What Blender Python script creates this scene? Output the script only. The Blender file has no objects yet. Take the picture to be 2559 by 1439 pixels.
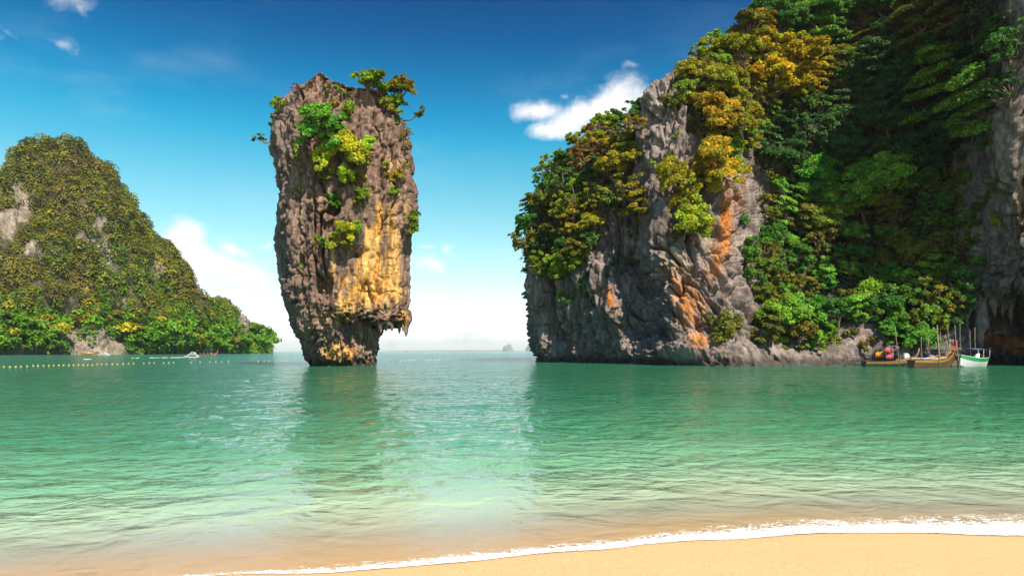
import bpy, math, random
import numpy as np
from mathutils import Vector, Quaternion, Matrix
from mathutils.bvhtree import BVHTree

sc = bpy.context.scene
COL = sc.collection
R = math.radians
rng = np.random.default_rng(7)
random.seed(7)
HAZE = 0.00009

# ------------------------------------------------------------------ camera
F, HOR, CX, CH = 1706.0, 877.0, 1279.5, 1.7      # focal length, horizon, centre (pixels of the photo), eye height (m)
cam = bpy.data.cameras.new('camera')
cam_o = bpy.data.objects.new('camera', cam); COL.objects.link(cam_o)
cam.sensor_width = 36; cam.lens = 36 * F / 2559
cam.shift_y = (HOR - 719.5) / 2559
cam.clip_start = 0.1; cam.clip_end = 60000
cam_o.location = (0, 0, CH); cam_o.rotation_euler = (R(90), 0, 0)
sc.camera = cam_o

# ------------------------------------------------------------------ sun, sky, exposure
SUN_AZ, SUN_EL = R(149), R(48)                   # azimuth clockwise from +Y
sd = Vector((math.sin(SUN_AZ) * math.cos(SUN_EL), math.cos(SUN_AZ) * math.cos(SUN_EL), math.sin(SUN_EL)))
sun = bpy.data.lights.new('sun', 'SUN'); sun.energy = 4.6; sun.angle = R(0.53); sun.color = (1.0, 0.88, 0.70)
sun_o = bpy.data.objects.new('sun', sun); COL.objects.link(sun_o)
sun_o.rotation_euler = (-sd).to_track_quat('-Z', 'Y').to_euler(); sun_o.location = (60, -40, 90)
sc.view_settings.view_transform = 'Standard'; sc.view_settings.look = 'None'
sc.view_settings.exposure = 0.65; sc.view_settings.gamma = 1.0; sc.view_settings.use_curve_mapping = False
sc.cycles.use_denoising = True
sc.cycles.max_bounces = 6; sc.cycles.transparent_max_bounces = 12
sc.cycles.diffuse_bounces = 3; sc.cycles.glossy_bounces = 2; sc.cycles.transmission_bounces = 3
sc.cycles.caustics_reflective = False; sc.cycles.caustics_refractive = False

class NT:
    """small helper for node trees"""
    def __init__(s, tree): s.t = tree
    def n(s, typ, **kw):
        nd = s.t.nodes.new(typ)
        for k, v in kw.items():
            if k[0] == 'i' and k[1:].isdigit(): s.put(nd.inputs[int(k[1:])], v)
            elif k.startswith('in_'): s.put(nd.inputs[k[3:].replace('_', ' ')], v)
            else: setattr(nd, k, v)
        return nd
    def put(s, sock, v):
        if isinstance(v, bpy.types.NodeSocket): s.t.links.new(v, sock)
        elif isinstance(v, bpy.types.Node): s.t.links.new(v.outputs[0], sock)
        else: sock.default_value = v
    def math(s, op, a, b=0.0, clamp=False): return s.n('ShaderNodeMath', operation=op, use_clamp=clamp, i0=a, i1=b).outputs[0]
    def vmath(s, op, a, b): return s.n('ShaderNodeVectorMath', operation=op, i0=a, i1=b).outputs[0]
    def mixc(s, f, a, b, mode='MIX'):
        m = s.n('ShaderNodeMix', data_type='RGBA', blend_type=mode)
        s.put(m.inputs[0], f); s.put(m.inputs[6], a); s.put(m.inputs[7], b); return m.outputs[2]
    def ramp(s, f, stops, interp='LINEAR'):
        r = s.n('ShaderNodeValToRGB', i0=f); cr = r.color_ramp; cr.interpolation = interp
        while len(cr.elements) < len(stops): cr.elements.new(0.5)
        for e, (p, c) in zip(cr.elements, stops):
            e.position = p; e.color = c if len(c) == 4 else (*c, 1)
        return r.outputs[0]
    def smooth(s, v, a, b, x=0.0, y=1.0):
        return s.n('ShaderNodeMapRange', interpolation_type='SMOOTHSTEP', i0=v, i1=a, i2=b, i3=x, i4=y).outputs[0]
    def noise(s, vec, scale, detail=4, rough=0.55, out=0, dist=0.0):
        return s.n('ShaderNodeTexNoise', in_Vector=vec, in_Scale=scale, in_Detail=detail, in_Roughness=rough, in_Distortion=dist).outputs[out]

world = bpy.data.worlds.new('World'); sc.world = world; world.use_nodes = True
w = NT(world.node_tree); bg = world.node_tree.nodes['Background']
sky = w.n('ShaderNodeTexSky', sky_type='NISHITA', sun_disc=False, sun_elevation=SUN_EL, sun_rotation=SUN_AZ,
          air_density=1.0, dust_density=0.6, ozone_density=2.0)
tc = w.n('ShaderNodeTexCoord').outputs['Generated']
sx = w.n('ShaderNodeSeparateXYZ', i0=tc)
DX, DY, DZ = sx.outputs
TINT = [(0.0041, (2.7, 2.8, 3.2)), (0.0451, (2.2, 2.1, 2.35)), (0.0916, (1.9, 1.86, 1.82)), (0.1319, (1.55, 1.90, 1.65)),
        (0.1882, (1.08, 1.80, 1.48)), (0.2428, (0.60, 1.66, 1.48)), (0.2900, (0.20, 1.46, 1.47)), (0.3204, (0.09, 1.22, 1.38)),
        (0.3689, (0.04, 0.86, 1.15)), (0.4145, (0.016, 0.56, 0.94)), (0.4572, (0.01, 0.40, 0.77))]
MAXT = 3.5
grad = w.ramp(DZ, [(p, tuple(v / MAXT for v in c)) for p, c in TINT])
tinted = w.vmath('MULTIPLY', w.vmath('MULTIPLY', sky, grad), (MAXT, MAXT, MAXT))
# clouds: soft cumulus puffs at fixed directions of the dome
ysafe = w.math('MAXIMUM', DY, 0.05)
px = w.math('DIVIDE', DX, ysafe); pz = w.math('DIVIDE', DZ, ysafe)
pv = w.n('ShaderNodeCombineXYZ', i0=px, i1=pz).outputs[0]
warp = w.noise(pv, 9.0, 5, 0.6, out=1)
pw = w.vmath('ADD', pv, w.vmath('MULTIPLY', w.vmath('SUBTRACT', warp, (0.5, 0.5, 0.5)), (0.05, 0.035, 0)))
nz = w.noise(pw, 13.0, 8, 0.58)
nz2 = w.noise(pw, 4.5, 6, 0.6)
def puff(cxp, cyp, rx, ry, ang, gain):
    m = w.n('ShaderNodeMapping', vector_type='TEXTURE', i0=pw)
    m.inputs[1].default_value = ((cxp - CX) / F, (HOR - cyp) / F, 0)
    m.inputs[2].default_value = (0, 0, R(ang)); m.inputs[3].default_value = (rx / F, ry / F, 1)
    l = w.n('ShaderNodeVectorMath', operation='LENGTH', i0=m.outputs[0]).outputs['Value']
    return w.math('MULTIPLY', w.math('SUBTRACT', 1.0, l), gain)
PUFFS = [(452, 605, 84, 78, -30, 1.7), (500, 645, 110, 56, -30, 1.4), (600, 684, 128, 40, -14, 1.2), (560, 612, 85, 24, -18, .9), (515, 686, 95, 34, 4, 1.0),
         (1530, 258, 125, 78, 28, 1.45), (1440, 288, 110, 60, 18, 1.2), (1345, 278, 85, 32, 8, 1.1), (1380, 322, 75, 34, 0, 1.1), (1405, 245, 24, 18, 0, .6),
         (1085, 668, 75, 32, -22, .95), (1110, 630, 40, 28, -35, .7), (1055, 622, 34, 12, -5, .8), (672, 607, 26, 10, 0, .85),
         (1190, 835, 120, 30, 0, .40), (1060, 830, 110, 40, 20, .35), (1110, 765, 50, 14, 10, .55), (1180, 740, 95, 34, 15, .5),
         (185, 2, 100, 22, -12, .36), (205, 18, 50, 14, -50, .30), (25, 82, 80, 14, -35, .42), (10, 90, 40, 18, -20, .4), (145, 108, 26, 12, -10, .22), (1580, 158, 30, 10, -10, .35), (2200, -260, 300, 110, 10, .9)]
acc = None
for a in PUFFS:
    v = puff(*a); acc = v if acc is None else w.math('SMOOTH_MAX', acc, v)
    if acc.node.operation == 'SMOOTH_MAX': acc.node.inputs[2].default_value = 0.12
dens = w.math('ADD', acc, w.math('MULTIPLY', w.math('SUBTRACT', nz, 0.5), 2.6))
dens = w.math('ADD', dens, w.math('MULTIPLY', w.math('SUBTRACT', nz2, 0.5), 1.1))
cov = w.smooth(dens, 0.05, 1.05)
cov = w.math('MULTIPLY', cov, w.smooth(DY, 0.05, 0.2))
veil = w.math('MULTIPLY', w.smooth(w.noise(w.vmath('MULTIPLY', tc, (3.0, 3.0, 9.0)), 1.2, 6, 0.6), 0.5, 0.85), 0.14)
cov = w.math('MAXIMUM', cov, w.math('MULTIPLY', veil, w.smooth(DZ, 0.0, 0.15)))
cshade = w.smooth(dens, 0.2, 1.3)
ccol = w.mixc(cshade, (9.8, 10.1, 10.5, 1), (11.4, 11.0, 11.0, 1))
# thin high clouds near the top of the frame are less bright than the low ones
ccol = w.mixc(w.smooth(DZ, 0.30, 0.50), ccol, (3.6, 4.1, 5.6, 1))
w.put(bg.inputs[0], w.mixc(cov, tinted, ccol)); bg.inputs[1].default_value = 0.068

# ------------------------------------------------------------------ numpy helpers
_perm = rng.permutation(256); _perm = np.concatenate([_perm, _perm, _perm])
_g = rng.normal(size=(256, 3)); _g /= np.linalg.norm(_g, axis=1)[:, None]
def noise3(p):
    p = np.asarray(p, float); i = np.floor(p).astype(int); f = p - i; i &= 255
    u = f * f * f * (f * (f * 6 - 15) + 10)
    out = 0
    for a in (0, 1):
        for b in (0, 1):
            for c in (0, 1):
                h = _perm[_perm[_perm[(i[:, 0] + a) & 255] + ((i[:, 1] + b) & 255)] + ((i[:, 2] + c) & 255)]
                g = _g[h]
                d = g[:, 0] * (f[:, 0] - a) + g[:, 1] * (f[:, 1] - b) + g[:, 2] * (f[:, 2] - c)
                wt = (u[:, 0] if a else 1 - u[:, 0]) * (u[:, 1] if b else 1 - u[:, 1]) * (u[:, 2] if c else 1 - u[:, 2])
                out = out + wt * d
    return out * 1.5
def fbm(p, octv=4, gain=0.5, lac=2.03):
    s, a, t = 0, 1.0, 0
    for k in range(octv):
        s = s + a * noise3(p + 17.3 * k); t += a; a *= gain; p = p * lac
    return s / t
def ridged(p, octv=4, gain=0.5):
    s, a, t = 0, 1.0, 0
    for k in range(octv):
        s = s + a * (1 - np.abs(noise3(p + 11.7 * k)) * 1.6); t += a; a *= gain; p = p * 2.07
    return s / t
def worley(p):
    i = np.floor(p).astype(int); f1 = np.full(len(p), 9.0); f2 = np.full(len(p), 9.0); idv = np.zeros(len(p))
    for a in (-1, 0, 1):
        for b in (-1, 0, 1):
            for c in (-1, 0, 1):
                q = i + (a, b, c); qq = q & 255
                h = _perm[_perm[_perm[qq[:, 0]] + qq[:, 1]] + qq[:, 2]]
                d = np.linalg.norm(q + 0.5 + _g[h] * 0.55 - p, axis=1)
                near = d < f1
                f2 = np.where(near, f1, np.minimum(f2, d)); idv = np.where(near, h / 255.0, idv); f1 = np.where(near, d, f1)
    return f1, f2, idv
def sstep(x, a, b):
    t = np.clip((x - a) / (b - a), 0, 1); return t * t * (3 - 2 * t)
def proj(V):
    """photo pixel of a point of the place"""
    y = np.maximum(V[:, 1], 0.5)
    return CX + F * V[:, 0] / y, HOR - F * (V[:, 2] - CH) / y
def P(pxx, pyy, Y): return ((pxx - CX) / F * Y, Y, CH - (pyy - HOR) / F * Y)
def seaP(pxx, pyy, z=0.0):
    Y = F * (CH - z) / (pyy - HOR); return Vector(((pxx - CX) / F * Y, Y, z))
def inpoly(x, y, poly):
    ins = np.zeros(len(x), bool); n = len(poly)
    for k in range(n):
        x1, y1 = poly[k]; x2, y2 = poly[(k + 1) % n]
        if y1 == y2: continue
        c = ((y1 > y) != (y2 > y)) & (x < (x2 - x1) * (y - y1) / (y2 - y1) + x1)
        ins ^= c
    return ins
def blobs(V, lst):
    x, y = proj(V); m = np.zeros(len(V))
    for (bx, by, rx, ry, sk, amp) in lst:             # sk: slant (px sideways per px down)
        dx = (x - bx - sk * (y - by)) / rx; dy = (y - by) / ry
        m = np.maximum(m, amp * np.exp(-(dx * dx + dy * dy)))
    return m

# ------------------------------------------------------------------ object helpers
def props(o, label=None, cat=None, group=None, kind=None):
    if label: o['label'] = label
    if cat: o['category'] = cat
    if group: o['group'] = group
    if kind: o['kind'] = kind
    return o
def mesh_np(name, V, faces, mats, smooth=True, col=None, attrs=None, fmat=None):
    me = bpy.data.meshes.new(name)
    V = np.asarray(V, np.float32)
    groups = faces if isinstance(faces, list) else [faces]
    groups = [np.asarray(f, np.int32) for f in groups if len(f)]
    loops = np.concatenate([f.ravel() for f in groups])
    sizes = np.concatenate([np.full(len(f), f.shape[1], np.int32) for f in groups])
    starts = np.concatenate([[0], np.cumsum(sizes)[:-1]]).astype(np.int32)
    me.vertices.add(len(V)); me.vertices.foreach_set('co', V.ravel())
    me.loops.add(len(loops)); me.loops.foreach_set('vertex_index', loops)
    me.polygons.add(len(sizes)); me.polygons.foreach_set('loop_start', starts)
    try: me.polygons.foreach_set('loop_total', sizes)
    except Exception: pass
    if smooth: me.polygons.foreach_set('use_smooth', np.ones(len(sizes), bool))
    if fmat is not None: me.polygons.foreach_set('material_index', np.asarray(fmat, np.int32))
    me.update(calc_edges=True); me.validate()
    if col is not None:
        a = me.color_attributes.new('col', 'FLOAT_COLOR', 'POINT')
        c = np.ones((len(V), 4), np.float32); c[:, :3] = col; a.data.foreach_set('color', c.ravel())
    for k, v in (attrs or {}).items():
        a = me.attributes.new(k, 'FLOAT', 'POINT'); a.data.foreach_set('value', np.asarray(v, np.float32))
    for m in (mats if isinstance(mats, (list, tuple)) else [mats]): me.materials.append(m)
    return me
def link(name, me, parent=None, loc=None):
    o = bpy.data.objects.new(name, me); COL.objects.link(o)
    if parent: o.parent = parent
    if loc is not None: o.location = loc
    return o
def empty(name, loc, label, cat, group=None, rz=0.0):
    o = bpy.data.objects.new(name, None); COL.objects.link(o); o.location = loc; o.rotation_euler = (0, 0, rz)
    o.empty_display_size = 0.3
    return props(o, label, cat, group)
def grid_faces(nu, nv, wrap=False):
    i = np.arange(nu if wrap else nu - 1)[:, None]; j = np.arange(nv - 1)[None, :]
    a = i * nv + j; b = ((i + 1) % nu) * nv + j
    return np.stack([a, b, b + 1, a + 1], -1).reshape(-1, 4)
def grid_normals(G, wrap=False):
    if wrap: du = np.roll(G, -1, 0) - np.roll(G, 1, 0)
    else: du = np.gradient(G, axis=0)
    dv = np.gradient(G, axis=1); n = np.cross(du, dv)
    return n / np.maximum(np.linalg.norm(n, axis=2, keepdims=True), 1e-9)
def catmull(A, subs):
    """Catmull-Rom along axis 0, subs[k] samples on span k"""
    out = []
    n = len(A)
    for k in range(n - 1):
        p0 = A[k - 1] if k else 2 * A[0] - A[1]; p1, p2 = A[k], A[k + 1]; p3 = A[k + 2] if k + 2 < n else 2 * A[-1] - A[-2]
        for t in np.linspace(0, 1, subs[k], endpoint=False):
            out.append(0.5 * (2 * p1 + (p2 - p0) * t + (2 * p0 - 5 * p1 + 4 * p2 - p3) * t * t + (3 * p1 - p0 - 3 * p2 + p3) * t ** 3))
    out.append(A[-1]); return np.array(out)
class MB:
    """collects boxes, tubes and lofts into one mesh"""
    def __init__(s): s.V = []; s.Q = []; s.T = []; s.n = 0
    def add(s, V, Q=(), T=()):
        V = np.asarray(V, float)
        if len(Q): s.Q.append(np.asarray(Q, int) + s.n)
        if len(T): s.T.append(np.asarray(T, int) + s.n)
        s.V.append(V); s.n += len(V); return s
    def tube(s, pts, rad, k=6):
        pts = np.asarray(pts, float); n = len(pts)
        rad = np.broadcast_to(np.asarray(rad, float), (n,))
        t = np.gradient(pts, axis=0); t /= np.maximum(np.linalg.norm(t, axis=1)[:, None], 1e-9)
        ref = np.array((0.13, 0.97, 0.21)) if abs(t[:, 2]).mean() > 0.6 else np.array((0.0, 0.05, 1.0))
        a = np.cross(t, ref); a /= np.maximum(np.linalg.norm(a, axis=1)[:, None], 1e-9); b = np.cross(t, a)
        ang = np.arange(k) * 2 * math.pi / k
        V = pts[:, None] + rad[:, None, None] * (np.cos(ang)[None, :, None] * a[:, None] + np.sin(ang)[None, :, None] * b[:, None])
        base = len(V.reshape(-1, 3))
        Q = [(i * k + j, i * k + (j + 1) % k, (i + 1) * k + (j + 1) % k, (i + 1) * k + j) for i in range(n - 1) for j in range(k)]
        T = [(base, (j + 1) % k, j) for j in range(k)] + [(base + 1, (n - 1) * k + j, (n - 1) * k + (j + 1) % k) for j in range(k)]
        return s.add(np.vstack([V.reshape(-1, 3), pts[:1], pts[-1:]]), Q, T)
    def box(s, c, d, rz=0.0, taper=1.0):
        x, y, z = np.array(d) / 2
        V = np.array([(-x, -y, -z), (x, -y, -z), (x, y, -z), (-x, y, -z), (-x * taper, -y * taper, z), (x * taper, -y * taper, z), (x * taper, y * taper, z), (-x * taper, y * taper, z)])
        c_, s_ = math.cos(rz), math.sin(rz)
        V = V @ np.array([(c_, s_, 0), (-s_, c_, 0), (0, 0, 1)]) + np.array(c)
        return s.add(V, [(0, 3, 2, 1), (4, 5, 6, 7), (0, 1, 5, 4), (1, 2, 6, 5), (2, 3, 7, 6), (3, 0, 4, 7)])
    def loft(s, G, wrap=False):
        G = np.asarray(G, float); nu, nv = G.shape[:2]
        return s.add(G.reshape(-1, 3), grid_faces(nu, nv, wrap))
    def ball(s, c, r, nu=10, nv=7, sq=(1, 1, 1)):
        th = np.linspace(0, 2 * math.pi, nu, endpoint=False); ph = np.linspace(-math.pi / 2, math.pi / 2, nv)
        G = np.stack([np.cos(th)[:, None] * np.cos(ph)[None], np.sin(th)[:, None] * np.cos(ph)[None], np.ones(nu)[:, None] * np.sin(ph)[None]], -1) * r * np.array(sq) + np.array(c)
        return s.loft(G, True)
    def mesh(s, name, mat, smooth=False):
        f = []
        if s.Q: f.append(np.vstack(s.Q))
        if s.T: f.append(np.vstack(s.T))
        return mesh_np(name, np.vstack(s.V), f, mat, smooth)
    def build(s, name, mat, parent=None, smooth=False, loc=None): return link(name, s.mesh(name, mat, smooth), parent, loc)

# ------------------------------------------------------------------ materials
def mat(name):
    m = bpy.data.materials.new(name); m.use_nodes = True
    t = NT(m.node_tree); return m, t, m.node_tree.nodes['Principled BSDF'], m.node_tree.nodes['Material Output']
def paint(name, c, rough=0.5, wear=0.25, metal=0.0):
    m, t, b, o = mat(name)
    co = t.n('ShaderNodeTexCoord').outputs['Object']
    n1 = t.noise(co, 2.3, 6, 0.65); n2 = t.noise(t.vmath('MULTIPLY', co, (1, 1, 7)), 3.0, 4, 0.6)
    f = t.math('MULTIPLY', t.smooth(t.math('ADD', n1, t.math('MULTIPLY', n2, 0.4)), 0.55, 0.95), wear)
    t.put(b.inputs['Base Color'], t.mixc(f, (*c, 1), (c[0] * .35 + .05, c[1] * .33 + .04, c[2] * .3 + .03, 1)))
    b.inputs['Roughness'].default_value = rough; b.inputs['Metallic'].default_value = metal
    return m
def rock_material(name, fine=1.0, bump=1.0):
    m, t, b, o = mat(name)
    co = t.n('ShaderNodeTexCoord').outputs['Object']
    at = t.n('ShaderNodeAttribute', attribute_name='col').outputs['Color']
    st = t.vmath('MULTIPLY', co, (1.0, 1.0, 0.18))
    n1 = t.noise(st, 2.6 * fine, 8, 0.68); n2 = t.noise(co, 1.1 * fine, 8, 0.7); n3 = t.noise(co, 5.0 * fine, 5, 0.7)
    v = t.math('ADD', t.math('MULTIPLY', n1, 0.9), t.math('MULTIPLY', n2, 0.7))
    k = t.n('ShaderNodeMapRange', i0=v, i1=0.55, i2=1.05, i3=0.30, i4=1.65).outputs[0]
    k = t.math('MULTIPLY', k, 1.22)
    c = t.vmath('MULTIPLY', at, t.n('ShaderNodeCombineXYZ', i0=k, i1=k, i2=k).outputs[0])
    # dry lichen and dark weathering spots
    spots = t.smooth(n3, 0.56, 0.72)
    c = t.mixc(t.math('MULTIPLY', spots, 0.35), c, (0.07, 0.06, 0.055, 1))
    t.put(b.inputs['Base Color'], c); b.inputs['Roughness'].default_value = 0.92
    b.inputs['Specular IOR Level'].default_value = 0.15
    rg = t.n('ShaderNodeTexNoise', noise_type='RIDGED_MULTIFRACTAL', in_Vector=t.vmath('MULTIPLY', co, (1.0, 1.0, 0.10)), in_Scale=1.7 * fine, in_Detail=5, in_Roughness=0.6, in_Distortion=0.5).outputs[0]
    n1 = t.math('ADD', n1, t.math('MULTIPLY', t.math('MINIMUM', rg, 1.6), 0.42))
    h = t.math('ADD', t.math('MULTIPLY', n1, 0.9), t.math('ADD', t.math('MULTIPLY', n2, 0.8), t.math('MULTIPLY', n3, 0.3)))
    bp = t.n('ShaderNodeBump', in_Strength=0.9, in_Distance=0.55 * bump, in_Height=h)
    t.put(b.inputs['Normal'], bp.outputs[0])
    return m
def leaf_material(name, use_obj=True, trans=0.32):
    m, t, b, o = mat(name); m.node_tree.nodes.remove(b)
    at = t.n('ShaderNodeAttribute', attribute_name='col').outputs['Color']
    c = at
    if use_obj: c = t.vmath('MULTIPLY', at, t.n('ShaderNodeObjectInfo').outputs['Color'])
    d = t.n('ShaderNodeBsdfDiffuse', i0=c)
    tr = t.n('ShaderNodeBsdfTranslucent', i0=t.vmath('MULTIPLY', c, (1.25, 1.2, 0.6)))
    mx = t.n('ShaderNodeMixShader', i0=trans, i1=d.outputs[0], i2=tr.outputs[0])
    g = t.n('ShaderNodeBsdfGlossy'); g.inputs['Roughness'].default_value = 0.6; g.inputs[0].default_value = (1, 1, 1, 1)
    m2 = t.n('ShaderNodeMixShader', i0=0.014, i1=mx.outputs[0], i2=g.outputs[0])
    t.put(o.inputs[0], m2.outputs[0]); return m
LEAF = leaf_material('leaf'); LEAFV = leaf_material('leaf_mass', False)
BARK, t, b, o = mat('bark')
co = t.n('ShaderNodeTexCoord').outputs['Object']; nn = t.noise(t.vmath('MULTIPLY', co, (3, 3, 0.7)), 3.0, 5, 0.6)
t.put(b.inputs['Base Color'], t.ramp(nn, [(0.3, (0.09, 0.065, 0.05)), (0.7, (0.26, 0.20, 0.15))])); b.inputs['Roughness'].default_value = 0.9

# ------------------------------------------------------------------ shoreline, beach, water
_sl = [(-1400, 1640), (-600, 1540), (0, 1478), (300, 1458), (560, 1440), (760, 1430), (1000, 1415), (1200, 1398), (1400, 1383), (1500, 1375), (1600, 1361), (1750, 1348), (1900, 1340), (2100, 1333), (2300, 1335), (2559, 1337), (3200, 1330), (4200, 1320)]
_slp = np.array([tuple(seaP(a, b))[:2] for a, b in _sl]); _slp = _slp[np.argsort(_slp[:, 0])]
def shore_y(x):
    x = np.asarray(x, float)
    y = np.interp(x, _slp[:, 0], _slp[:, 1])
    return y + 0.035 * np.sin(x * 2.1 + 0.6) + 0.018 * np.sin(x * 5.3)
def bed_z(x, y):
    d = y - shore_y(x)                      # along-view distance from the waterline, positive towards the sea
    return np.where(d < 0, -d * 0.045, -0.055 * d - 0.012 * np.clip(d, 0, 25) ** 1.5)

SAND, t, b, o = mat('sand')
co = t.n('ShaderNodeTexCoord').outputs['Object']
wet = t.n('ShaderNodeAttribute', attribute_name='wet').outputs['Fac']
g1 = t.noise(co, 130, 3, 0.7); g2 = t.noise(co, 38, 4, 0.7); g3 = t.noise(co, 2.2, 5, 0.6)
dry = t.mixc(t.smooth(g1, 0.30, 0.72), (0.57, 0.37, 0.18, 1), (0.87, 0.62, 0.32, 1))
dry = t.mixc(t.math('MULTIPLY', t.smooth(g2, 0.40, 0.75), 0.35), dry, (0.87, 0.64, 0.35, 1))
g4 = t.noise(co, 62, 2, 0.6)
dry = t.mixc(t.math('MULTIPLY', t.smooth(g4, 0.52, 0.70), 0.6), dry, (0.50, 0.29, 0.11, 1))
dry = t.mixc(t.math('MULTIPLY', t.smooth(g3, 0.35, 0.7), 0.22), dry, (0.62, 0.43, 0.21, 1))
specks = t.smooth(t.noise(co, 55, 2, 0.5), 0.66, 0.74)
dry = t.mixc(t.math('MULTIPLY', specks, 0.55), dry, (0.20, 0.13, 0.07, 1))
wetc = t.vmath('MULTIPLY', dry, (1.04, 0.95, 0.80))
t.put(b.inputs['Base Color'], t.mixc(wet, dry, wetc))
t.put(b.inputs['Roughness'], t.n('ShaderNodeMapRange', i0=wet, i3=0.95, i4=0.42).outputs[0]); b.inputs['Specular IOR Level'].default_value = 0.2
hb = t.math('ADD', g1, t.math('MULTIPLY', g2, 1.4))
t.put(b.inputs['Normal'], t.n('ShaderNodeBump', in_Strength=0.5, in_Distance=0.006, in_Height=hb).outputs[0])

bx = np.concatenate([[-400, -150, -60, -30], np.linspace(-16, 16, 330), [30, 60, 150, 400]])
by = np.concatenate([[-300, -100, -30, -8, -2, 1.5], np.linspace(3, 13, 240), [15, 18, 22, 28, 36, 60]])
X, Y = np.meshgrid(bx, by, indexing='ij')
Z = bed_z(X, Y)
pp = np.stack([X.ravel(), Y.ravel(), 0 * X.ravel()], 1)
Z = Z + (0.012 * fbm(pp * 1.3, 3) + 0.004 * fbm(pp * 5.0, 2)).reshape(X.shape) * sstep(-(Y - shore_y(X)), -0.2, 0.5)
Z = np.maximum(Z, -4.0)
d = Y - shore_y(X)
wetv = sstep(d, -0.10, 0.02)
me = mesh_np('beach', np.stack([X, Y, Z], -1).reshape(-1, 3), grid_faces(len(bx), len(by)), SAND, True, None, {'wet': wetv.ravel()})
props(link('beach', me), kind='structure')

# water
WAT, t, b, o = mat('sea_water'); m_ = WAT.node_tree; m_.nodes.remove(b)
co = t.n('ShaderNodeTexCoord').outputs['Object']
dep = t.n('ShaderNodeAttribute', attribute_name='depth').outputs['Fac']     # metres from the waterline
ln = t.math('DIVIDE', t.math('LOGARITHM', t.math('ADD', t.math('MAXIMUM', dep, 0.0), 1.0), 10.0), 3.0)   # 0..1 = 0..1000 m
wcol = t.ramp(ln, [(0.0, (0.78, 0.70, 0.55)), (0.10, (0.66, 0.66, 0.52)), (0.17, (0.44, 0.58, 0.40)), (0.24, (0.20, 0.45, 0.27)), (0.33, (0.075, 0.29, 0.155)), (0.44, (0.030, 0.175, 0.09)), (0.56, (0.024, 0.15, 0.08)), (0.70, (0.032, 0.175, 0.115)), (0.9, (0.05, 0.23, 0.18))])
patch = t.noise(t.vmath('MULTIPLY', co, (0.30, 0.55, 0)), 0.35, 5, 0.6)
wcol = t.mixc(t.math('MULTIPLY', t.smooth(patch, 0.42, 0.66), 0.35), wcol, t.vmath('MULTIPLY', wcol, (0.72, 0.92, 0.70)))
turb = t.smooth(dep, 0.0, 2.3, 0.14, 1.0)
w1 = t.noise(t.vmath('MULTIPLY', co, (1.0, 1.1, 1)), 1.55, 2.5, 0.5, dist=0.5)
w2 = t.noise(t.vmath('MULTIPLY', co, (0.8, 1.2, 1)), 4.6, 2, 0.45, dist=0.7)
w3 = t.noise(t.vmath('MULTIPLY', co, (0.55, 1.0, 1)), 0.22, 3, 0.5)
calm = t.smooth(dep, 0.4, 4.5, 0.20, 1.0)
w4 = t.noise(t.vmath('MULTIPLY', co, (0.9, 1.2, 1)), 13.0, 2, 0.5, dist=0.8)
hh = t.math('ADD', t.math('ADD', t.math('MULTIPLY', w1, 0.21), t.math('MULTIPLY', w4, 0.013)), t.math('ADD', t.math('MULTIPLY', w2, 0.050), t.math('MULTIPLY', w3, 0.6)))
bump = t.n('ShaderNodeBump', in_Strength=calm, in_Distance=1.0, in_Height=hh).outputs[0]
diff = t.n('ShaderNodeBsdfDiffuse', i0=wcol, in_Normal=bump)
tra = t.n('ShaderNodeBsdfTransparent', i0=(1, 1, 0.98, 1))
body = t.n('ShaderNodeMixShader', i0=turb, i1=tra.outputs[0], i2=diff.outputs[0])
gl = t.n('ShaderNodeBsdfGlossy', in_Normal=bump); t.put(gl.inputs['Roughness'], t.smooth(dep, 0.5, 7.0, 0.25, 0.07)); gl.inputs[0].default_value = (1, 1, 1, 1)
fr = t.n('ShaderNodeFresnel', in_IOR=1.33, in_Normal=bump).outputs[0]
sur = t.n('ShaderNodeMixShader', i0=t.math('MULTIPLY', fr, 1.0), i1=body.outputs[0], i2=gl.outputs[0])
t.put(o.inputs[0], sur.outputs[0])

yr = 1.0 / np.linspace(1 / 4.6, 1 / 170.0, 470)
yr = np.concatenate([yr, [200, 240, 300, 380, 480, 620, 800, 1100, 1500, 2100, 3000, 4500, 7000, 10400]])
cs = np.concatenate([[-1.8, -1.4, -1.1], np.linspace(-0.92, 0.92, 520), [1.1, 1.4, 1.8]])
Yg = np.repeat(yr[None], len(cs), 0); Xg = cs[:, None] * (Yg + 2.0) + np.sign(cs)[:, None] * (np.abs(cs[:, None]) > 1) * 140
dg = Yg - shore_y(Xg)
q = np.stack([Xg.ravel(), Yg.ravel(), 0 * Xg.ravel()], 1)
amp = (0.0 + sstep(dg, 0.1, 9.0) * 1.0).ravel() * (1 - sstep(q[:, 1], 90, 165))
zz = amp * (0.06 * fbm(q * (0.26, 0.36, 1), 3) + 0.040 * fbm(q * (1.05, 1.2, 1) + 5, 3) * (1 - sstep(q[:, 1], 45, 90)) + 0.013 * fbm(q * (2.4, 3.1, 1) + 9, 2) * (1 - sstep(q[:, 1], 16, 40)))
zz += 0.006 * np.clip(dg.ravel(), 0, 1)
zz = np.where(dg.ravel() < 0, -0.03, zz)
me = mesh_np('sea', np.stack([Xg.ravel(), Yg.ravel(), zz], 1), grid_faces(len(cs), len(yr)), WAT, True, None, {'depth': dg.ravel()})
props(link('sea', me), kind='structure')

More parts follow.
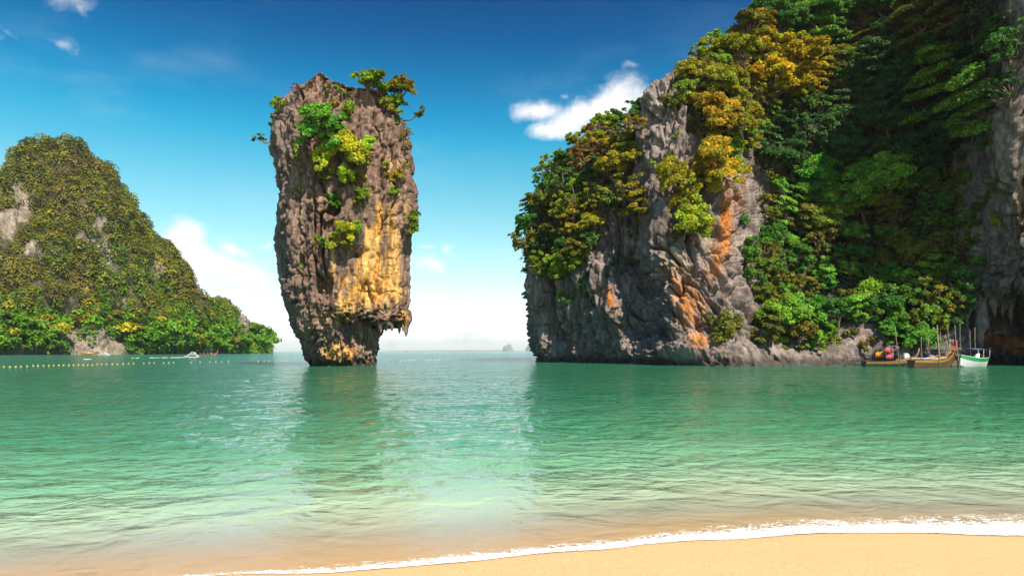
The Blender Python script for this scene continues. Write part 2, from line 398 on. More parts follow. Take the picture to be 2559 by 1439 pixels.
# ------------------------------------------------------------------ the rock pillar in the bay
ROCK = rock_material('limestone_pillar', 1.0, 0.8)
PY = 79.5                                      # distance of the pillar's axis
prof_L = [(150, 735), (222, 724), (292, 686), (355, 671), (406, 683), (449, 686), (486, 697), (520, 689), (568, 687), (625, 685), (662, 691), (725, 700), (762, 708), (788, 720), (822, 728), (845, 742), (862, 752), (893, 762), (912, 774), (940, 784)]
prof_R = [(150, 950), (238, 958), (287, 972), (310, 998), (349, 1022), (406, 1031), (458, 1039), (492, 1046), (530, 1048), (568, 1042), (591, 1029), (620, 1031), (654, 1027), (739, 1030), (796, 1027), (940, 1022)]
prof_S = [(150, 960), (700, 975), (800, 968), (828, 964), (853, 956), (876, 946), (910, 940), (940, 936)]
NT_, NZ_ = 560, 440
pys = np.linspace(938, 176, NZ_)
zs = CH - (pys - HOR) / F * PY
def pf(p): return (np.interp(pys, [a for a, _ in p], [b for _, b in p]) - CX) / F * PY
L_, R_, S_ = pf(prof_L), pf(prof_R), pf(prof_S)
for arr in (L_, R_, S_):
    k = np.ones(7) / 7; arr[3:-3] = np.convolve(arr, k, 'valid')
# more columns on the seaward face that the beach looks at
u = np.linspace(0, 1, NT_, endpoint=False); th = 2 * math.pi * u + 0.42 * np.sin(2 * math.pi * u + math.pi / 2 + 0.0) * 1.0
th = th - math.pi / 2 * 0
ca, sa = np.cos(th), np.sin(th)
rot, ex = R(22), 3.6
c2, s2 = np.cos(th - rot), np.sin(th - rot)
rr = (np.abs(c2) ** ex + np.abs(s2) ** ex) ** (-1 / ex)
ux, uy = rr * ca, rr * sa
ux = ux / np.abs(ux).max(); uy = uy / np.abs(uy).max()
def ring(Lp, Rp, dz=0.88):
    c = (Lp + Rp) / 2; a = (Rp - Lp) / 2
    x = c[None] + a[None] * ux[:, None]; y = PY + (a * dz)[None] * uy[:, None]
    return np.stack([x, y, np.repeat(zs[None], NT_, 0)], -1)
GU, GS = ring(L_, R_), ring(L_, S_, 0.80)
kk = np.maximum(sstep(ux, -0.25, 0.4)[:, None], sstep(pys, 790, 905)[None])
aU, aS = (R_ - L_)[None] / 2, (S_ - L_)[None] / 2
GS[..., 1] = PY + (aU * 0.88 * (1 - kk) + aS * 0.80 * kk) * uy[:, None]
GS[..., 0] = GU[..., 0] * (1 - kk) + GS[..., 0] * kk
# the ledge where the pillar is undercut: a ragged fringe of drips
dirp = np.stack([ux * 5, uy * 5, 0 * ux], 1)
fr1 = ridged(dirp * 0.9 + 3.1, 2) ; fr2 = ridged(dirp * 2.6 + 8.2, 2)
sp = np.clip(fr1 - 0.45, 0, 1) * 2.2 + np.clip(fr2 - 0.5, 0, 1) * 1.4
zl_py = 786 + 16 * sstep(ux, 0.2, 0.9) + 22 * sp - 8
zl = CH - (zl_py - HOR) / F * PY
wgt = sstep(zs[None] - zl[:, None], -0.12, 0.42)[..., None]
G = GS + wgt * (GU - GS)
# ragged summit: height cut per direction and a jagged crest
N = grid_normals(G, True)
if (N[:, :, 0] * ux[:, None]).mean() < 0: N = -N
V = G.reshape(-1, 3); Nf = N.reshape(-1, 3)
fl = ridged(V * (0.62, 0.62, 0.075) + 2.0, 4, 0.55) - 0.6
f2 = ridged(V * (1.7, 1.7, 0.20) + 9.0, 3, 0.55) - 0.6
big = fbm(V * (0.17, 0.17, 0.11) + 4.0, 3)
w1_, w2_, wid = worley(V * (0.34, 0.34, 0.16) + 1.3 + 0.3 * fbm(V * 0.5, 2)[:, None])
blk = (wid - 0.5) * 0.9 - 0.55 * np.exp(-((w2_ - w1_) / 0.07) ** 2)
w3_, w4_, wid2 = worley(V * (0.85, 0.85, 0.30) + 17.3 + 0.35 * fbm(V * 0.9 + 5, 2)[:, None])
blk = blk + (wid2 - 0.5) * 0.34 - 0.30 * np.exp(-((w4_ - w3_) / 0.09) ** 2)
fine = fbm(V * (2.6, 2.6, 1.1), 4, 0.6)
low = sstep(V[:, 2], 9.5, 4.0)                  # knobbly, pitted rock low down
knob = ridged(V * (1.1, 1.1, 0.8) + 31, 4, 0.6) - 0.62
crv = np.exp(-(noise3(V * (0.42, 0.42, 0.035) + 0.35 * fbm(V * (.5, .5, .25) + 3, 3)[:, None] + 5.5) / 0.055) ** 2)
crv2 = np.exp(-(noise3(V * (0.8, 0.8, 0.075) + 0.4 * fbm(V * (.8, .8, .4) + 13, 3)[:, None] + 25.5) / 0.09) ** 2)
brk = np.exp(-(noise3(V * (0.16, 0.16, 0.5) + 0.5 * fbm(V * .6 + 23, 3)[:, None] + 35.5) / 0.05) ** 2)
amod = sstep(fbm(V * (.22, .22, .16) + 44, 3), -.25, .35)
disp = -2.0 * crv * (1 - .5 * low) - 0.42 * crv2 * amod - 0.5 * brk * sstep(fbm(V * .2 + 47, 2), .0, .3) + 0.75 * big + 1.0 * fl * (1 - 0.45 * low) + 0.55 * f2 + 0.8 * blk * (1 - 0.6 * low) + 0.42 * fine + 0.95 * knob * low
smoothz = blobs(V, [(930, 640, 60, 130, 0, 1.0), (1000, 640, 30, 150, 0, .7)]) * (V[:, 1] < PY)
disp *= (1 - 0.62 * smoothz)
# hollows: the little cave and the notch over the foot
disp -= 1.5 * blobs(V, [(893, 636, 16, 14, 0, 1.0)]) * (V[:, 1] < PY)
disp += 0.75 * blobs(V, [(850, 882, 52, 22, 0, 1.0)]) * (V[:, 1] < PY)
edge_keep = 0.6 + 0.4 * np.abs(uy)[:, None].repeat(NZ_, 1).ravel()
V = V + Nf * (disp * edge_keep)[:, None]
# crest line
G = V.reshape(NT_, NZ_, 3)
top_px = np.array([(640, 300), (690, 262), (722, 236), (745, 222), (765, 211), (786, 203), (792, 186), (803, 185), (815, 196), (830, 208), (858, 214), (872, 222), (890, 224), (930, 228), (962, 238), (985, 268), (1010, 306), (1060, 360)], float)
gx, gy = proj(V); tp = np.interp(gx, top_px[:, 0], top_px[:, 1])
spk = np.clip(ridged(V * (1.3, 1.3, 0.0) + 40, 3, 0.6) - 0.55, -0.5, 1)
ztop = CH - (tp - HOR) / F * np.minimum(V[:, 1], PY + 0.5) + 0.5 * spk - 0.9 * sstep(V[:, 1], PY - 1, PY + 6) * 2
V[:, 2] = np.where(V[:, 2] > ztop, ztop + (V[:, 2] - ztop) * 0.02, V[:, 2])
G = V.reshape(NT_, NZ_, 3).copy()
cap = []                                        # closing rings over the summit
last = G[:, -1]; cen = last.mean(0)
for f in (0.82, 0.6, 0.35, 0.12):
    rg = cen + (last - cen) * f; rg[:, 2] = last[:, 2] * f + cen[2] * (1 - f) - 0.8 * (1 - f) + 1.1 * (ridged(rg * (0.7, 0.7, 0) + 6, 3, .6) - 0.62)
    cap.append(rg[:, None])
G = np.concatenate([G] + cap, 1); V = G.reshape(-1, 3)
def pillar_colour(V):
    n1 = fbm(V * (0.5, 0.5, 0.12) + 60, 4); n2 = fbm(V * (1.6, 1.6, 0.16) + 70, 3); n3 = fbm(V * 0.35 + 80, 3)
    base = np.array((0.235, 0.155, 0.120)) + np.clip(n1, -1, 1)[:, None] * np.array((0.15, 0.12, 0.09))
    pur = sstep(n3, 0.0, 0.35)[:, None]; base = base * (1 - 0.6 * pur) + np.array((0.30, 0.185, 0.15)) * 0.6 * pur
    och = blobs(V, [(940, 690, 66, 80, 0, 1.25), (905, 730, 60, 50, 0, 1.0), (930, 610, 26, 70, -0.1, 1.05), (960, 560, 30, 70, 0, 1.0), (985, 640, 20, 110, 0, .75), (860, 720, 26, 60, -0.2, .7), (990, 730, 30, 40, 0, .8), (850, 790, 70, 22, 0, .75), (1010, 790, 22, 30, 0, .8), (850, 880, 55, 24, 0, 1.1), (900, 830, 26, 26, 0, .55), (1034, 640, 10, 60, 0, .8), (840, 660, 50, 90, 0, .5), (840, 590, 40, 40, 0, .45), (870, 760, 40, 40, 0, .9), (915, 470, 40, 60, 0, .42), (800, 520, 40, 60, 0, .36), (980, 420, 40, 80, 0, .34), (760, 600, 20, 60, 0, .36), (1000, 520, 30, 60, 0, .45)])
    och = sstep(och + 0.75 * n2 + 0.35 * n1, 0.36, 0.80)[:, None] * (V[:, 1:2] < PY + 2)
    oc = np.array((0.70, 0.41, 0.135)) + n1[:, None] * np.array((0.10, 0.12, 0.10)) + np.clip(fbm(V * (1.0, 1.0, .5) + 91, 3), 0, 1)[:, None] * np.array((0.0, -0.22, -0.16))
    c = base * (1 - och) + oc * och
    dk = sstep(fbm(V * (0.9, 0.9, 0.07) + 33, 3), 0.08, 0.34)[:, None] * 0.72
    c = c * (1 - dk) + np.array((0.085, 0.07, 0.07)) * dk
    left = sstep((V[:, 0] - (780 - CX) / F * PY) + 1.5 * n1, 0.9, -1.2)[:, None] * 0.55       # greyer and darker towards the west flank
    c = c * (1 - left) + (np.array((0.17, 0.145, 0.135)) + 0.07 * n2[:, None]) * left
    pale = sstep(n2, 0.2, 0.5)[:, None] * 0.35; c = c * (1 - pale) + np.array((0.40, 0.33, 0.27)) * pale
    tide = sstep(V[:, 2] + 0.5 * n1, 1.0, 0.3)[:, None] * 0.75
    c = c * (1 - tide) + np.array((0.04, 0.035, 0.033)) * tide
    return np.clip(c, 0.03, 0.8)
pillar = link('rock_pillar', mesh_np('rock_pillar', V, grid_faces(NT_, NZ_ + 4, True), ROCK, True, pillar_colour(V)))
props(pillar, 'tall top-heavy limestone rock pillar standing alone in the green bay', 'rock')
sub = G[::4, ::4]; PILLAR_BVH = BVHTree.FromPolygons([tuple(v) for v in sub.reshape(-1, 3)], [tuple(f) for f in grid_faces(sub.shape[0], sub.shape[1], True)])
# hanging stalactites under the ledge
def stalactite(seed, length, rad):
    r_ = np.random.default_rng(seed); nz, na = 16, 12
    tz = np.linspace(0, 1, nz); a = np.linspace(0, 2 * math.pi, na, endpoint=False)
    rp = rad * (1 - tz) ** 0.6 * (0.8 + 0.35 * np.interp(tz, np.linspace(0, 1, 7), r_.uniform(-.6, 1, 7))) + 0.02
    g = np.stack([np.cos(a)[:, None] * rp[None], np.sin(a)[:, None] * rp[None], -np.ones(na)[:, None] * (tz * length)[None]], -1)
    Vv = g.reshape(-1, 3); n_ = fbm(Vv * (3, 3, 1.2) + seed, 3)
    Vv[:, :2] *= (1 + 0.7 * n_)[:, None]; Vv[:, 0] += 0.12 * np.sin(Vv[:, 2] * 1.7 + seed)
    return Vv, grid_faces(na, nz, True)
for k, (sx_, sy_, L0, r0, dy) in enumerate([(1022, 788, 3.0, .62, -0.5), (1012, 790, 2.3, .6, -0.9), (1000, 792, 2.5, .55, -1.8), (988, 792, 2.2, .55, -2.6), (977, 790, 2.4, .6, -3.4), (968, 790, 2.6, .5, -2.4), (962, 778, 1.5, .5, -4.6), (905, 780, 1.4, .5, -6.2), (880, 776, 1.2, .45, -6.2), (930, 776, 1.3, .5, -5.8), (855, 778, 0.9, .4, -6.0), (1010, 785, 1.7, .45, -1.2)]):
    Y0 = PY + dy; x0, _, z0 = P(sx_, sy_, PY); x0 = x0
    hit = PILLAR_BVH.ray_cast(Vector((x0, PY - 30, z0)), Vector((0, 1, 0)))[0]
    Y0 = (hit.y + 0.35) if hit is not None else PY - 0.3
    Vv, ff = stalactite(k + 3, L0, r0); Vw = Vv + np.array((x0, Y0, z0 + 0.5))
    me = mesh_np('stalactite', Vw, ff, ROCK, True, pillar_colour(Vw))
    link('stalactite', me, pillar)

# ------------------------------------------------------------------ the cliffs on the right
def netpt(p): return P(*p) if len(p) == 3 else p[1:]
W = lambda x, y, z: ('w', x, y, z)
def under(p): x, y, z = P(*p); return W(x, y + 0.6, -1.8)
cols = [
 [(1440, 905, 150), (1440, 800, 150), (1440, 700, 150), (1430, 600, 150), (1430, 520, 150), (1440, 480, 150), (1480, 470, 152), (1520, 860, 160)],
 [(1362, 904, 122), (1352, 800, 124), (1340, 700, 125), (1345, 600, 126), (1355, 520, 126), (1375, 468, 126), (1430, 440, 134), (1500, 860, 155)],
 [(1343, 904.5, 107), (1335, 800, 106), (1319, 700, 106), (1312, 620, 107), (1330, 530, 110), (1360, 468, 114), (1430, 430, 128), (1500, 860, 150)],
 [(1400, 906.5, 100), (1400, 800, 101), (1392, 690, 101), (1385, 600, 103), (1395, 500, 106), (1420, 410, 113), (1470, 390, 128), (1520, 860, 150)],
 [(1470, 907.5, 96.5), (1472, 800, 96), (1465, 690, 96), (1460, 600, 98), (1470, 490, 103), (1490, 355, 112), (1520, 340, 128), (1560, 860, 150)],
 [(1540, 909, 92), (1545, 800, 91.5), (1538, 690, 92), (1530, 600, 94), (1535, 470, 99), (1550, 310, 109), (1580, 290, 126), (1600, 860, 150)],
 [(1600, 911, 86), (1612, 800, 88.5), (1602, 690, 92), (1592, 600, 93), (1588, 450, 97), (1600, 210, 101), (1640, 190, 116), (1680, 860, 150)],
 [(1660, 913.5, 79.5), (1672, 820, 82), (1664, 720, 84), (1652, 600, 86), (1648, 420, 90), (1645, 165, 96), (1700, 140, 111), (1720, 860, 150)],
 [(1740, 914, 78.5), (1748, 820, 81), (1742, 700, 82.5), (1736, 580, 84.5), (1736, 400, 89), (1750, 112, 97), (1780, 92, 113), (1800, 860, 150)],
 [(1830, 914.5, 77.5), (1832, 830, 81), (1830, 700, 84), (1830, 580, 86.5), (1828, 400, 91), (1830, 100, 100), (1850, 70, 116), (1860, 860, 160)],
 [(1898, 914.5, 77.5), (1900, 850, 82), (1898, 700, 90), (1896, 580, 95), (1892, 400, 102), (1890, 105, 113), (1900, 20, 126), (1920, 860, 165)],
 [(2000, 914, 78.5), (2000, 860, 83.5), (2000, 720, 94), (2000, 560, 103), (2000, 380, 112), (2000, 90, 124), (2000, -20, 134), (2000, 860, 170)],
 [(2130, 913, 80.5), (2130, 835, 84.5), (2130, 720, 93), (2130, 560, 102), (2130, 380, 112), (2140, 100, 124), (2160, 26, 132), (2160, 860, 170)],
 [(2270, 912, 83), (2270, 810, 86), (2270, 700, 91), (2270, 560, 98), (2270, 380, 105), (2275, 100, 115), (2280, -90, 124), (2280, 860, 165)],
 [(2395, 911, 85), (2395, 800, 86), (2395, 700, 87.5), (2395, 560, 90.5), (2400, 380, 96), (2410, 100, 104), (2420, -190, 114), (2430, 860, 155)],
 [(2480, 907.5, 94), (2472, 800, 88), (2468, 700, 84), (2466, 560, 83.5), (2474, 380, 84.5), (2486, 100, 88), (2496, -190, 97), (2520, 860, 140)],
 [(2570, 908, 90), (2565, 800, 86), (2556, 700, 79.5), (2548, 560, 78), (2540, 380, 77), (2538, 100, 77.5), (2550, -260, 84), (2600, 860, 130)],
 [W(67, 76, 0), W(67, 76.5, 8), W(66, 75, 16), W(64.5, 73, 26), W(64.5, 73, 38), W(65, 73, 46), W(72, 78, 52), W(100, 110, 0)],  # unseen from here on: cliff carried further, its height shaped to shade the bay
 [W(74, 66, 0), W(74, 67, 8), W(73, 66, 16), W(73, 66, 26), W(73, 66, 36), W(74, 66, 47), W(82, 70, 53), W(115, 90, 0)],
 [W(80, 56, 0), W(80, 56, 8), W(79, 56, 16), W(79, 56, 26), W(79, 56, 38), W(80, 56, 50), W(90, 60, 55), W(128, 72, 0)],
 [W(81, 44, 0), W(81, 44, 8), W(80, 44, 16), W(80, 44, 26), W(80, 44, 40), W(82, 44, 52), W(92, 48, 56), W(134, 58, 0)],
 [W(83, 32, 0), W(83, 32, 8), W(82, 32, 16), W(83, 32, 26), W(84, 32, 42), W(86, 32, 56), W(96, 36, 60), W(138, 44, 0)],
 [W(92, 20, 0), W(92, 20, 6), W(92, 20, 12), W(93, 20, 18), W(95, 21, 32), W(98, 22, 46), W(108, 26, 50), W(142, 34, 0)],
 [W(104, 10, 0), W(105, 11, 2), W(106, 11, 4), W(107, 11, 7), W(109, 12, 10), W(111, 13, 13), W(120, 16, 14), W(146, 20, -1)],
]
net = []
for c in cols:
    p1 = netpt(c[0]); net.append([(p1[0], p1[1] + 0.8, -2.0)] + [netpt(q) for q in c])
net = np.array(net, float)                       # (ncol, 9, 3)
for k in range(5, 11): net[k, 6, 2] -= 2.2; net[k, 7, 2] = net[k, 6, 2] - 0.4
vis = [0.25, 0.5, 1, 1, 1, 1, 1, 1, 1, 1, 1, 1, 1, 1, 1, 1, 0.6, .35, .3, .25, .25, .25, .2]
su = [max(4, int(36 * v)) for v in vis]
sv = [8, 66, 62, 62, 72, 96, 26, 6]
A = catmull(net, su); A = np.swapaxes(catmull(np.swapaxes(A, 0, 1), sv), 0, 1)
nu, nv = A.shape[:2]
N = grid_normals(A)
V = A.reshape(-1, 3); Nf = N.reshape(-1, 3)
if (Nf[:, 1] * (V[:, 1] < 100)).sum() > 0: Nf = -Nf
REG_L = [(1285, 600), (1300, 540), (1345, 440), (1430, 350), (1500, 300), (1590, 250), (1590, 400), (1575, 470), (1540, 470), (1500, 420), (1480, 500), (1500, 590), (1460, 650), (1400, 700), (1330, 670)]
REG_T = [(1690, 150), (1760, 100), (1870, 70), (1905, 60), (1940, 300), (1880, 370), (1790, 380), (1750, 330), (1700, 250)]
REG_U = [(1870, 60), (1885, -30), (2160, -10), (2165, 150), (2010, 300), (1925, 290)]
REG_S = [(1915, 330), (2010, 250), (2120, 60), (2200, 0), (2300, -60), (2520, -60), (2530, 240), (2420, 360), (2370, 420), (2390, 560), (2400, 700), (2400, 800), (2330, 860), (2240, 860), (2200, 800), (2110, 790), (2080, 860), (1990, 850), (1890, 800), (1900, 620), (1925, 430)]
REG_R = [(2380, 400), (2510, 420), (2500, 560), (2440, 690), (2390, 650)]
gx, gy = proj(V)
front = (V[:, 1] < 140)
veg = np.zeros(len(V))
for pl in (REG_L, REG_T, REG_U, REG_S): veg = np.maximum(veg, inpoly(gx, gy, pl).astype(float))
veg = veg * front
hidden = (V[:, 0] > (2600 - CX) / F * V[:, 1]) & (V[:, 2] > 6)
vegs = veg.reshape(nu, nv)
for _ in range(5):
    vegs = (vegs + np.roll(vegs, 1, 0) + np.roll(vegs, -1, 0) + np.roll(vegs, 1, 1) + np.roll(vegs, -1, 1)) / 5
veg_s = vegs.ravel()
# diagonal sheets of flowstone low on the promontory: the strata lean
Q = V.copy(); lean = sstep(gx, 1380, 1620) * sstep(gx, 1980, 1800)
Q[:, 0] = V[:, 0] + 0.55 * np.minimum(V[:, 2], 15) * lean
fl = ridged(Q * (0.30, 0.30, 0.055) + 2.0, 4, 0.55) - 0.6
f2 = ridged(Q * (1.0, 1.0, 0.12) + 19.0, 3, 0.55) - 0.6
big = fbm(Q * (0.085, 0.085, 0.06) + 14.0, 3)
wa, wb, wid = worley(Q * (0.20, 0.20, 0.10) + 7.3 + 0.35 * fbm(Q * 0.3, 2)[:, None])
blk = (wid - 0.5) * 1.5 - 0.8 * np.exp(-((wb - wa) / 0.06) ** 2)
wa, wb, wid2 = worley(Q * (0.50, 0.50, 0.15) + 27.3 + 0.35 * fbm(Q * 0.6, 2)[:, None])
blk = blk + (wid2 - 0.5) * 0.9 - 0.45 * np.exp(-((wb - wa) / 0.08) ** 2)
fine = fbm(Q * (1.9, 1.9, 0.9), 4, 0.6)
low = sstep(V[:, 2], 5.5, 2.0)
knob = ridged(V * (0.45, 0.45, 0.5) + 51, 4, 0.6) - 0.6
crv = np.exp(-(noise3(Q * (0.22, 0.22, 0.035) + 0.4 * fbm(Q * (.25, .25, .12) + 3, 3)[:, None] + 5.5) / 0.06) ** 2)
crv2 = np.exp(-(noise3(Q * (0.5, 0.5, 0.05) + 0.4 * fbm(Q * (.5, .5, .25) + 13, 3)[:, None] + 25.5) / 0.08) ** 2)
brk = np.exp(-(noise3(V * (0.09, 0.09, 0.22) + 0.5 * fbm(V * .3 + 23, 3)[:, None] + 35.5) / 0.045) ** 2)
amod = sstep(fbm(V * (.10, .10, .08) + 44, 3), -.2, .35)
disp = -2.3 * crv - 0.75 * crv2 * amod - 0.8 * brk * sstep(fbm(V * .1 + 47, 2), .0, .3) + 2.0 * big + 1.7 * fl * (1 - 0.6 * low) + 0.8 * f2 + 1.0 * blk * (1 - 0.6 * low) + 0.30 * fine * 1.4 + 2.0 * knob * low
disp *= (1 - 0.45 * veg_s) * (1 - 0.75 * sstep(Nf[:, 2], 0.35, 0.85))
disp -= 1.3 * np.exp(-((V[:, 2] - 0.5) / 0.9) ** 2) * (0.6 + 0.8 * fbm(V * (0.12, 0.12, 0) + 2, 2))      # tidal notch
disp -= 2.6 * blobs(V, [(1590, 825, 26, 22, 0, 1.0), (1650, 815, 22, 30, .4, .8), (1395, 835, 16, 36, .5, .7), (1450, 845, 20, 30, .6, .5)])
disp -= 4.0 * blobs(V, [(2520, 830, 60, 50, 0, 1.0), (2450, 800, 16, 40, 0, .6)])
disp += 1.6 * blobs(V, [(1700, 880, 60, 22, 0, .9), (1840, 885, 60, 20, 0, .8), (1535, 790, 36, 36, 0, .8)])
V = V + Nf * (disp * np.where(np.repeat(np.arange(nu)[:, None], nv, 1).ravel() > nu - 60, 0.6, 1))[:, None]
# jagged pinnacles on the bare crest of the column
crest = sstep(V[:, 2], 30, 38) * inpoly(gx, gy, [(1585, 420), (1580, 180), (1640, 130), (1760, 80), (1790, 140), (1720, 330)])
V[:, 2] += crest * 1.3 * (ridged(V * (1.1, 1.1, 0.1) + 77, 3, 0.6) - 0.6)
def cliff_colour(V):
    x, y = proj(V)
    Q = V.copy(); lean = sstep(x, 1380, 1620) * sstep(x, 1980, 1800); Q[:, 0] += 0.55 * np.minimum(V[:, 2], 15) * lean
    n1 = fbm(Q * (0.30, 0.30, 0.07) + 60, 4); n2 = fbm(Q * (1.2, 1.2, 0.10) + 70, 4); n3 = fbm(V * 0.16 + 80, 3); n4 = fbm(Q * (0.8, 0.8, 0.3) + 95, 3)
    c = np.array((0.225, 0.185, 0.170)) + np.clip(n1, -1, 1)[:, None] * np.array((0.15, 0.125, 0.115)) + n4[:, None] * 0.07
    pk = sstep(n3 + 0.5 * n4, 0.05, 0.4)[:, None] * 0.45; c = c * (1 - pk) + np.array((0.34, 0.235, 0.205)) * pk
    o1 = blobs(V, [(1812, 560, 22, 120, -0.05, 1.2), (1790, 640, 14, 70, 0.0, .9), (1850, 500, 10, 60, -.1, .8), (1720, 760, 60, 110, 0.35, .80), (1690, 690, 40, 60, .3, .75), (1745, 850, 30, 30, .2, 1.0), (1525, 745, 16, 46, .3, .9), (1560, 810, 26, 40, .3, .4), (1400, 820, 20, 50, .3, .5), (1350, 780, 10, 60, .2, .5), (1770, 690, 10, 50, .1, .7), (2550, 520, 14, 110, 0, .8), (2500, 850, 70, 26, 0, .9), (2540, 860, 40, 30, 0, 1.0), (2425, 560, 8, 60, 0, .5)])
    om = sstep(o1 + 0.6 * n2 + 0.1 * n1, 0.40, 0.85)[:, None]
    oc = np.array((0.52, 0.22, 0.075)) + n4[:, None] * np.array((0.14, 0.16, 0.12))
    c = c * (1 - om) + oc * om
    tn = sstep(blobs(V, [(1690, 640, 60, 80, .4, .8), (1760, 600, 40, 90, .1, .7), (1640, 330, 50, 110, 0, .25)]) + 0.7 * n2, 0.35, 0.8)[:, None] * 0.6
    c = c * (1 - tn) + np.array((0.42, 0.34, 0.24)) * tn
    dk = sstep(fbm(Q * (0.7, 0.7, 0.06) + 33, 3) - 0.25 * o1, 0.16, 0.42)[:, None] * 0.7
    c = c * (1 - dk) + np.array((0.055, 0.05, 0.052)) * dk
    pl = sstep(n2, 0.18, 0.42)[:, None] * 0.55; c = c * (1 - pl) + np.array((0.42, 0.365, 0.33)) * pl
    tide = sstep(V[:, 2] + 0.4 * n1, 1.3, 0.4)[:, None] * 0.7                                     # wet tide band
    c = c * (1 - tide) + np.array((0.035, 0.033, 0.034)) * tide
    return np.clip(c, 0.02, 0.8)
cc = cliff_colour(V)
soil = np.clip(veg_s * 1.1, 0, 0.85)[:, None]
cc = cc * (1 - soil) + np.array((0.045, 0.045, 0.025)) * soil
CLIFF = rock_material('limestone_cliff', 0.62, 1.2)
cliff = link('cliff', mesh_np('cliff', V, grid_faces(nu, nv)[:, ::-1], CLIFF, True, cc))
props(cliff, 'overgrown grey and orange limestone cliff rising from the water along the right', 'cliff')
A = V.reshape(nu, nv, 3); sub = A[::4, ::4]
CLIFF_BVH = BVHTree.FromPolygons([tuple(v) for v in sub.reshape(-1, 3)], [tuple(f) for f in grid_faces(sub.shape[0], sub.shape[1])])
# hanging rock at the cave on the far right
for k, (sx_, sy_, L0, r0) in enumerate([(2418, 740, 4.6, .9), (2452, 760, 7.0, 1.3), (2487, 742, 3.4, .6), (2510, 752, 3.0, .5), (2530, 748, 4.2, .5), (2470, 752, 2.6, .5)]):
    org = Vector((0, 0, CH)); dr = Vector(P(sx_, sy_, 1.0)) - org
    h = CLIFF_BVH.ray_cast(org, dr.normalized())[0]
    if h is None: continue
    Vv, ff = stalactite(k + 43, L0, r0); Vw = Vv + np.array(h) + np.array((0, 0.2, 0.8))
    link('stalactite', mesh_np('stalactite', Vw, ff, CLIFF, True, cliff_colour(Vw)), cliff)
# ------------------------------------------------------------------ trees and bushes
def leaf_quads(C, Nrm, size, r_, aspect=0.62):
    """rhombic leaf sprays at C, facing Nrm"""
    n = len(C)
    t = r_.normal(size=(n, 3)); t -= (t * Nrm).sum(1)[:, None] * Nrm; t /= np.maximum(np.linalg.norm(t, axis=1)[:, None], 1e-6)
    bt = np.cross(Nrm, t); s = (size * r_.uniform(0.65, 1.35, n))[:, None]
    a = C - t * s; c = C + t * s - Nrm * s * 0.25; b1 = C + bt * s * aspect; b2 = C - bt * s * aspect
    V = np.stack([a, b1, c, b2], 1).reshape(-1, 3)
    return V, np.arange(4 * n).reshape(n, 4)
def unit(v): return v / np.maximum(np.linalg.norm(v, axis=-1, keepdims=True), 1e-9)
def clump_leaves(cen, rc, n, r_, leaf, squash=0.6, up=0.55):
    d = unit(r_.normal(size=(n, 3))); d[:, 2] = np.where(d[:, 2] < -0.25, -d[:, 2], d[:, 2])
    rad = rc * (r_.uniform(0.12, 1.0, n) ** 0.6 + np.abs(r_.normal(size=n)) * 0.22)
    p = cen + d * rad[:, None] * np.array((1, 1, squash))
    nm = unit(d * 0.55 + np.array((0, 0, up)) + r_.normal(size=(n, 3)) * 0.5)
    return p, nm
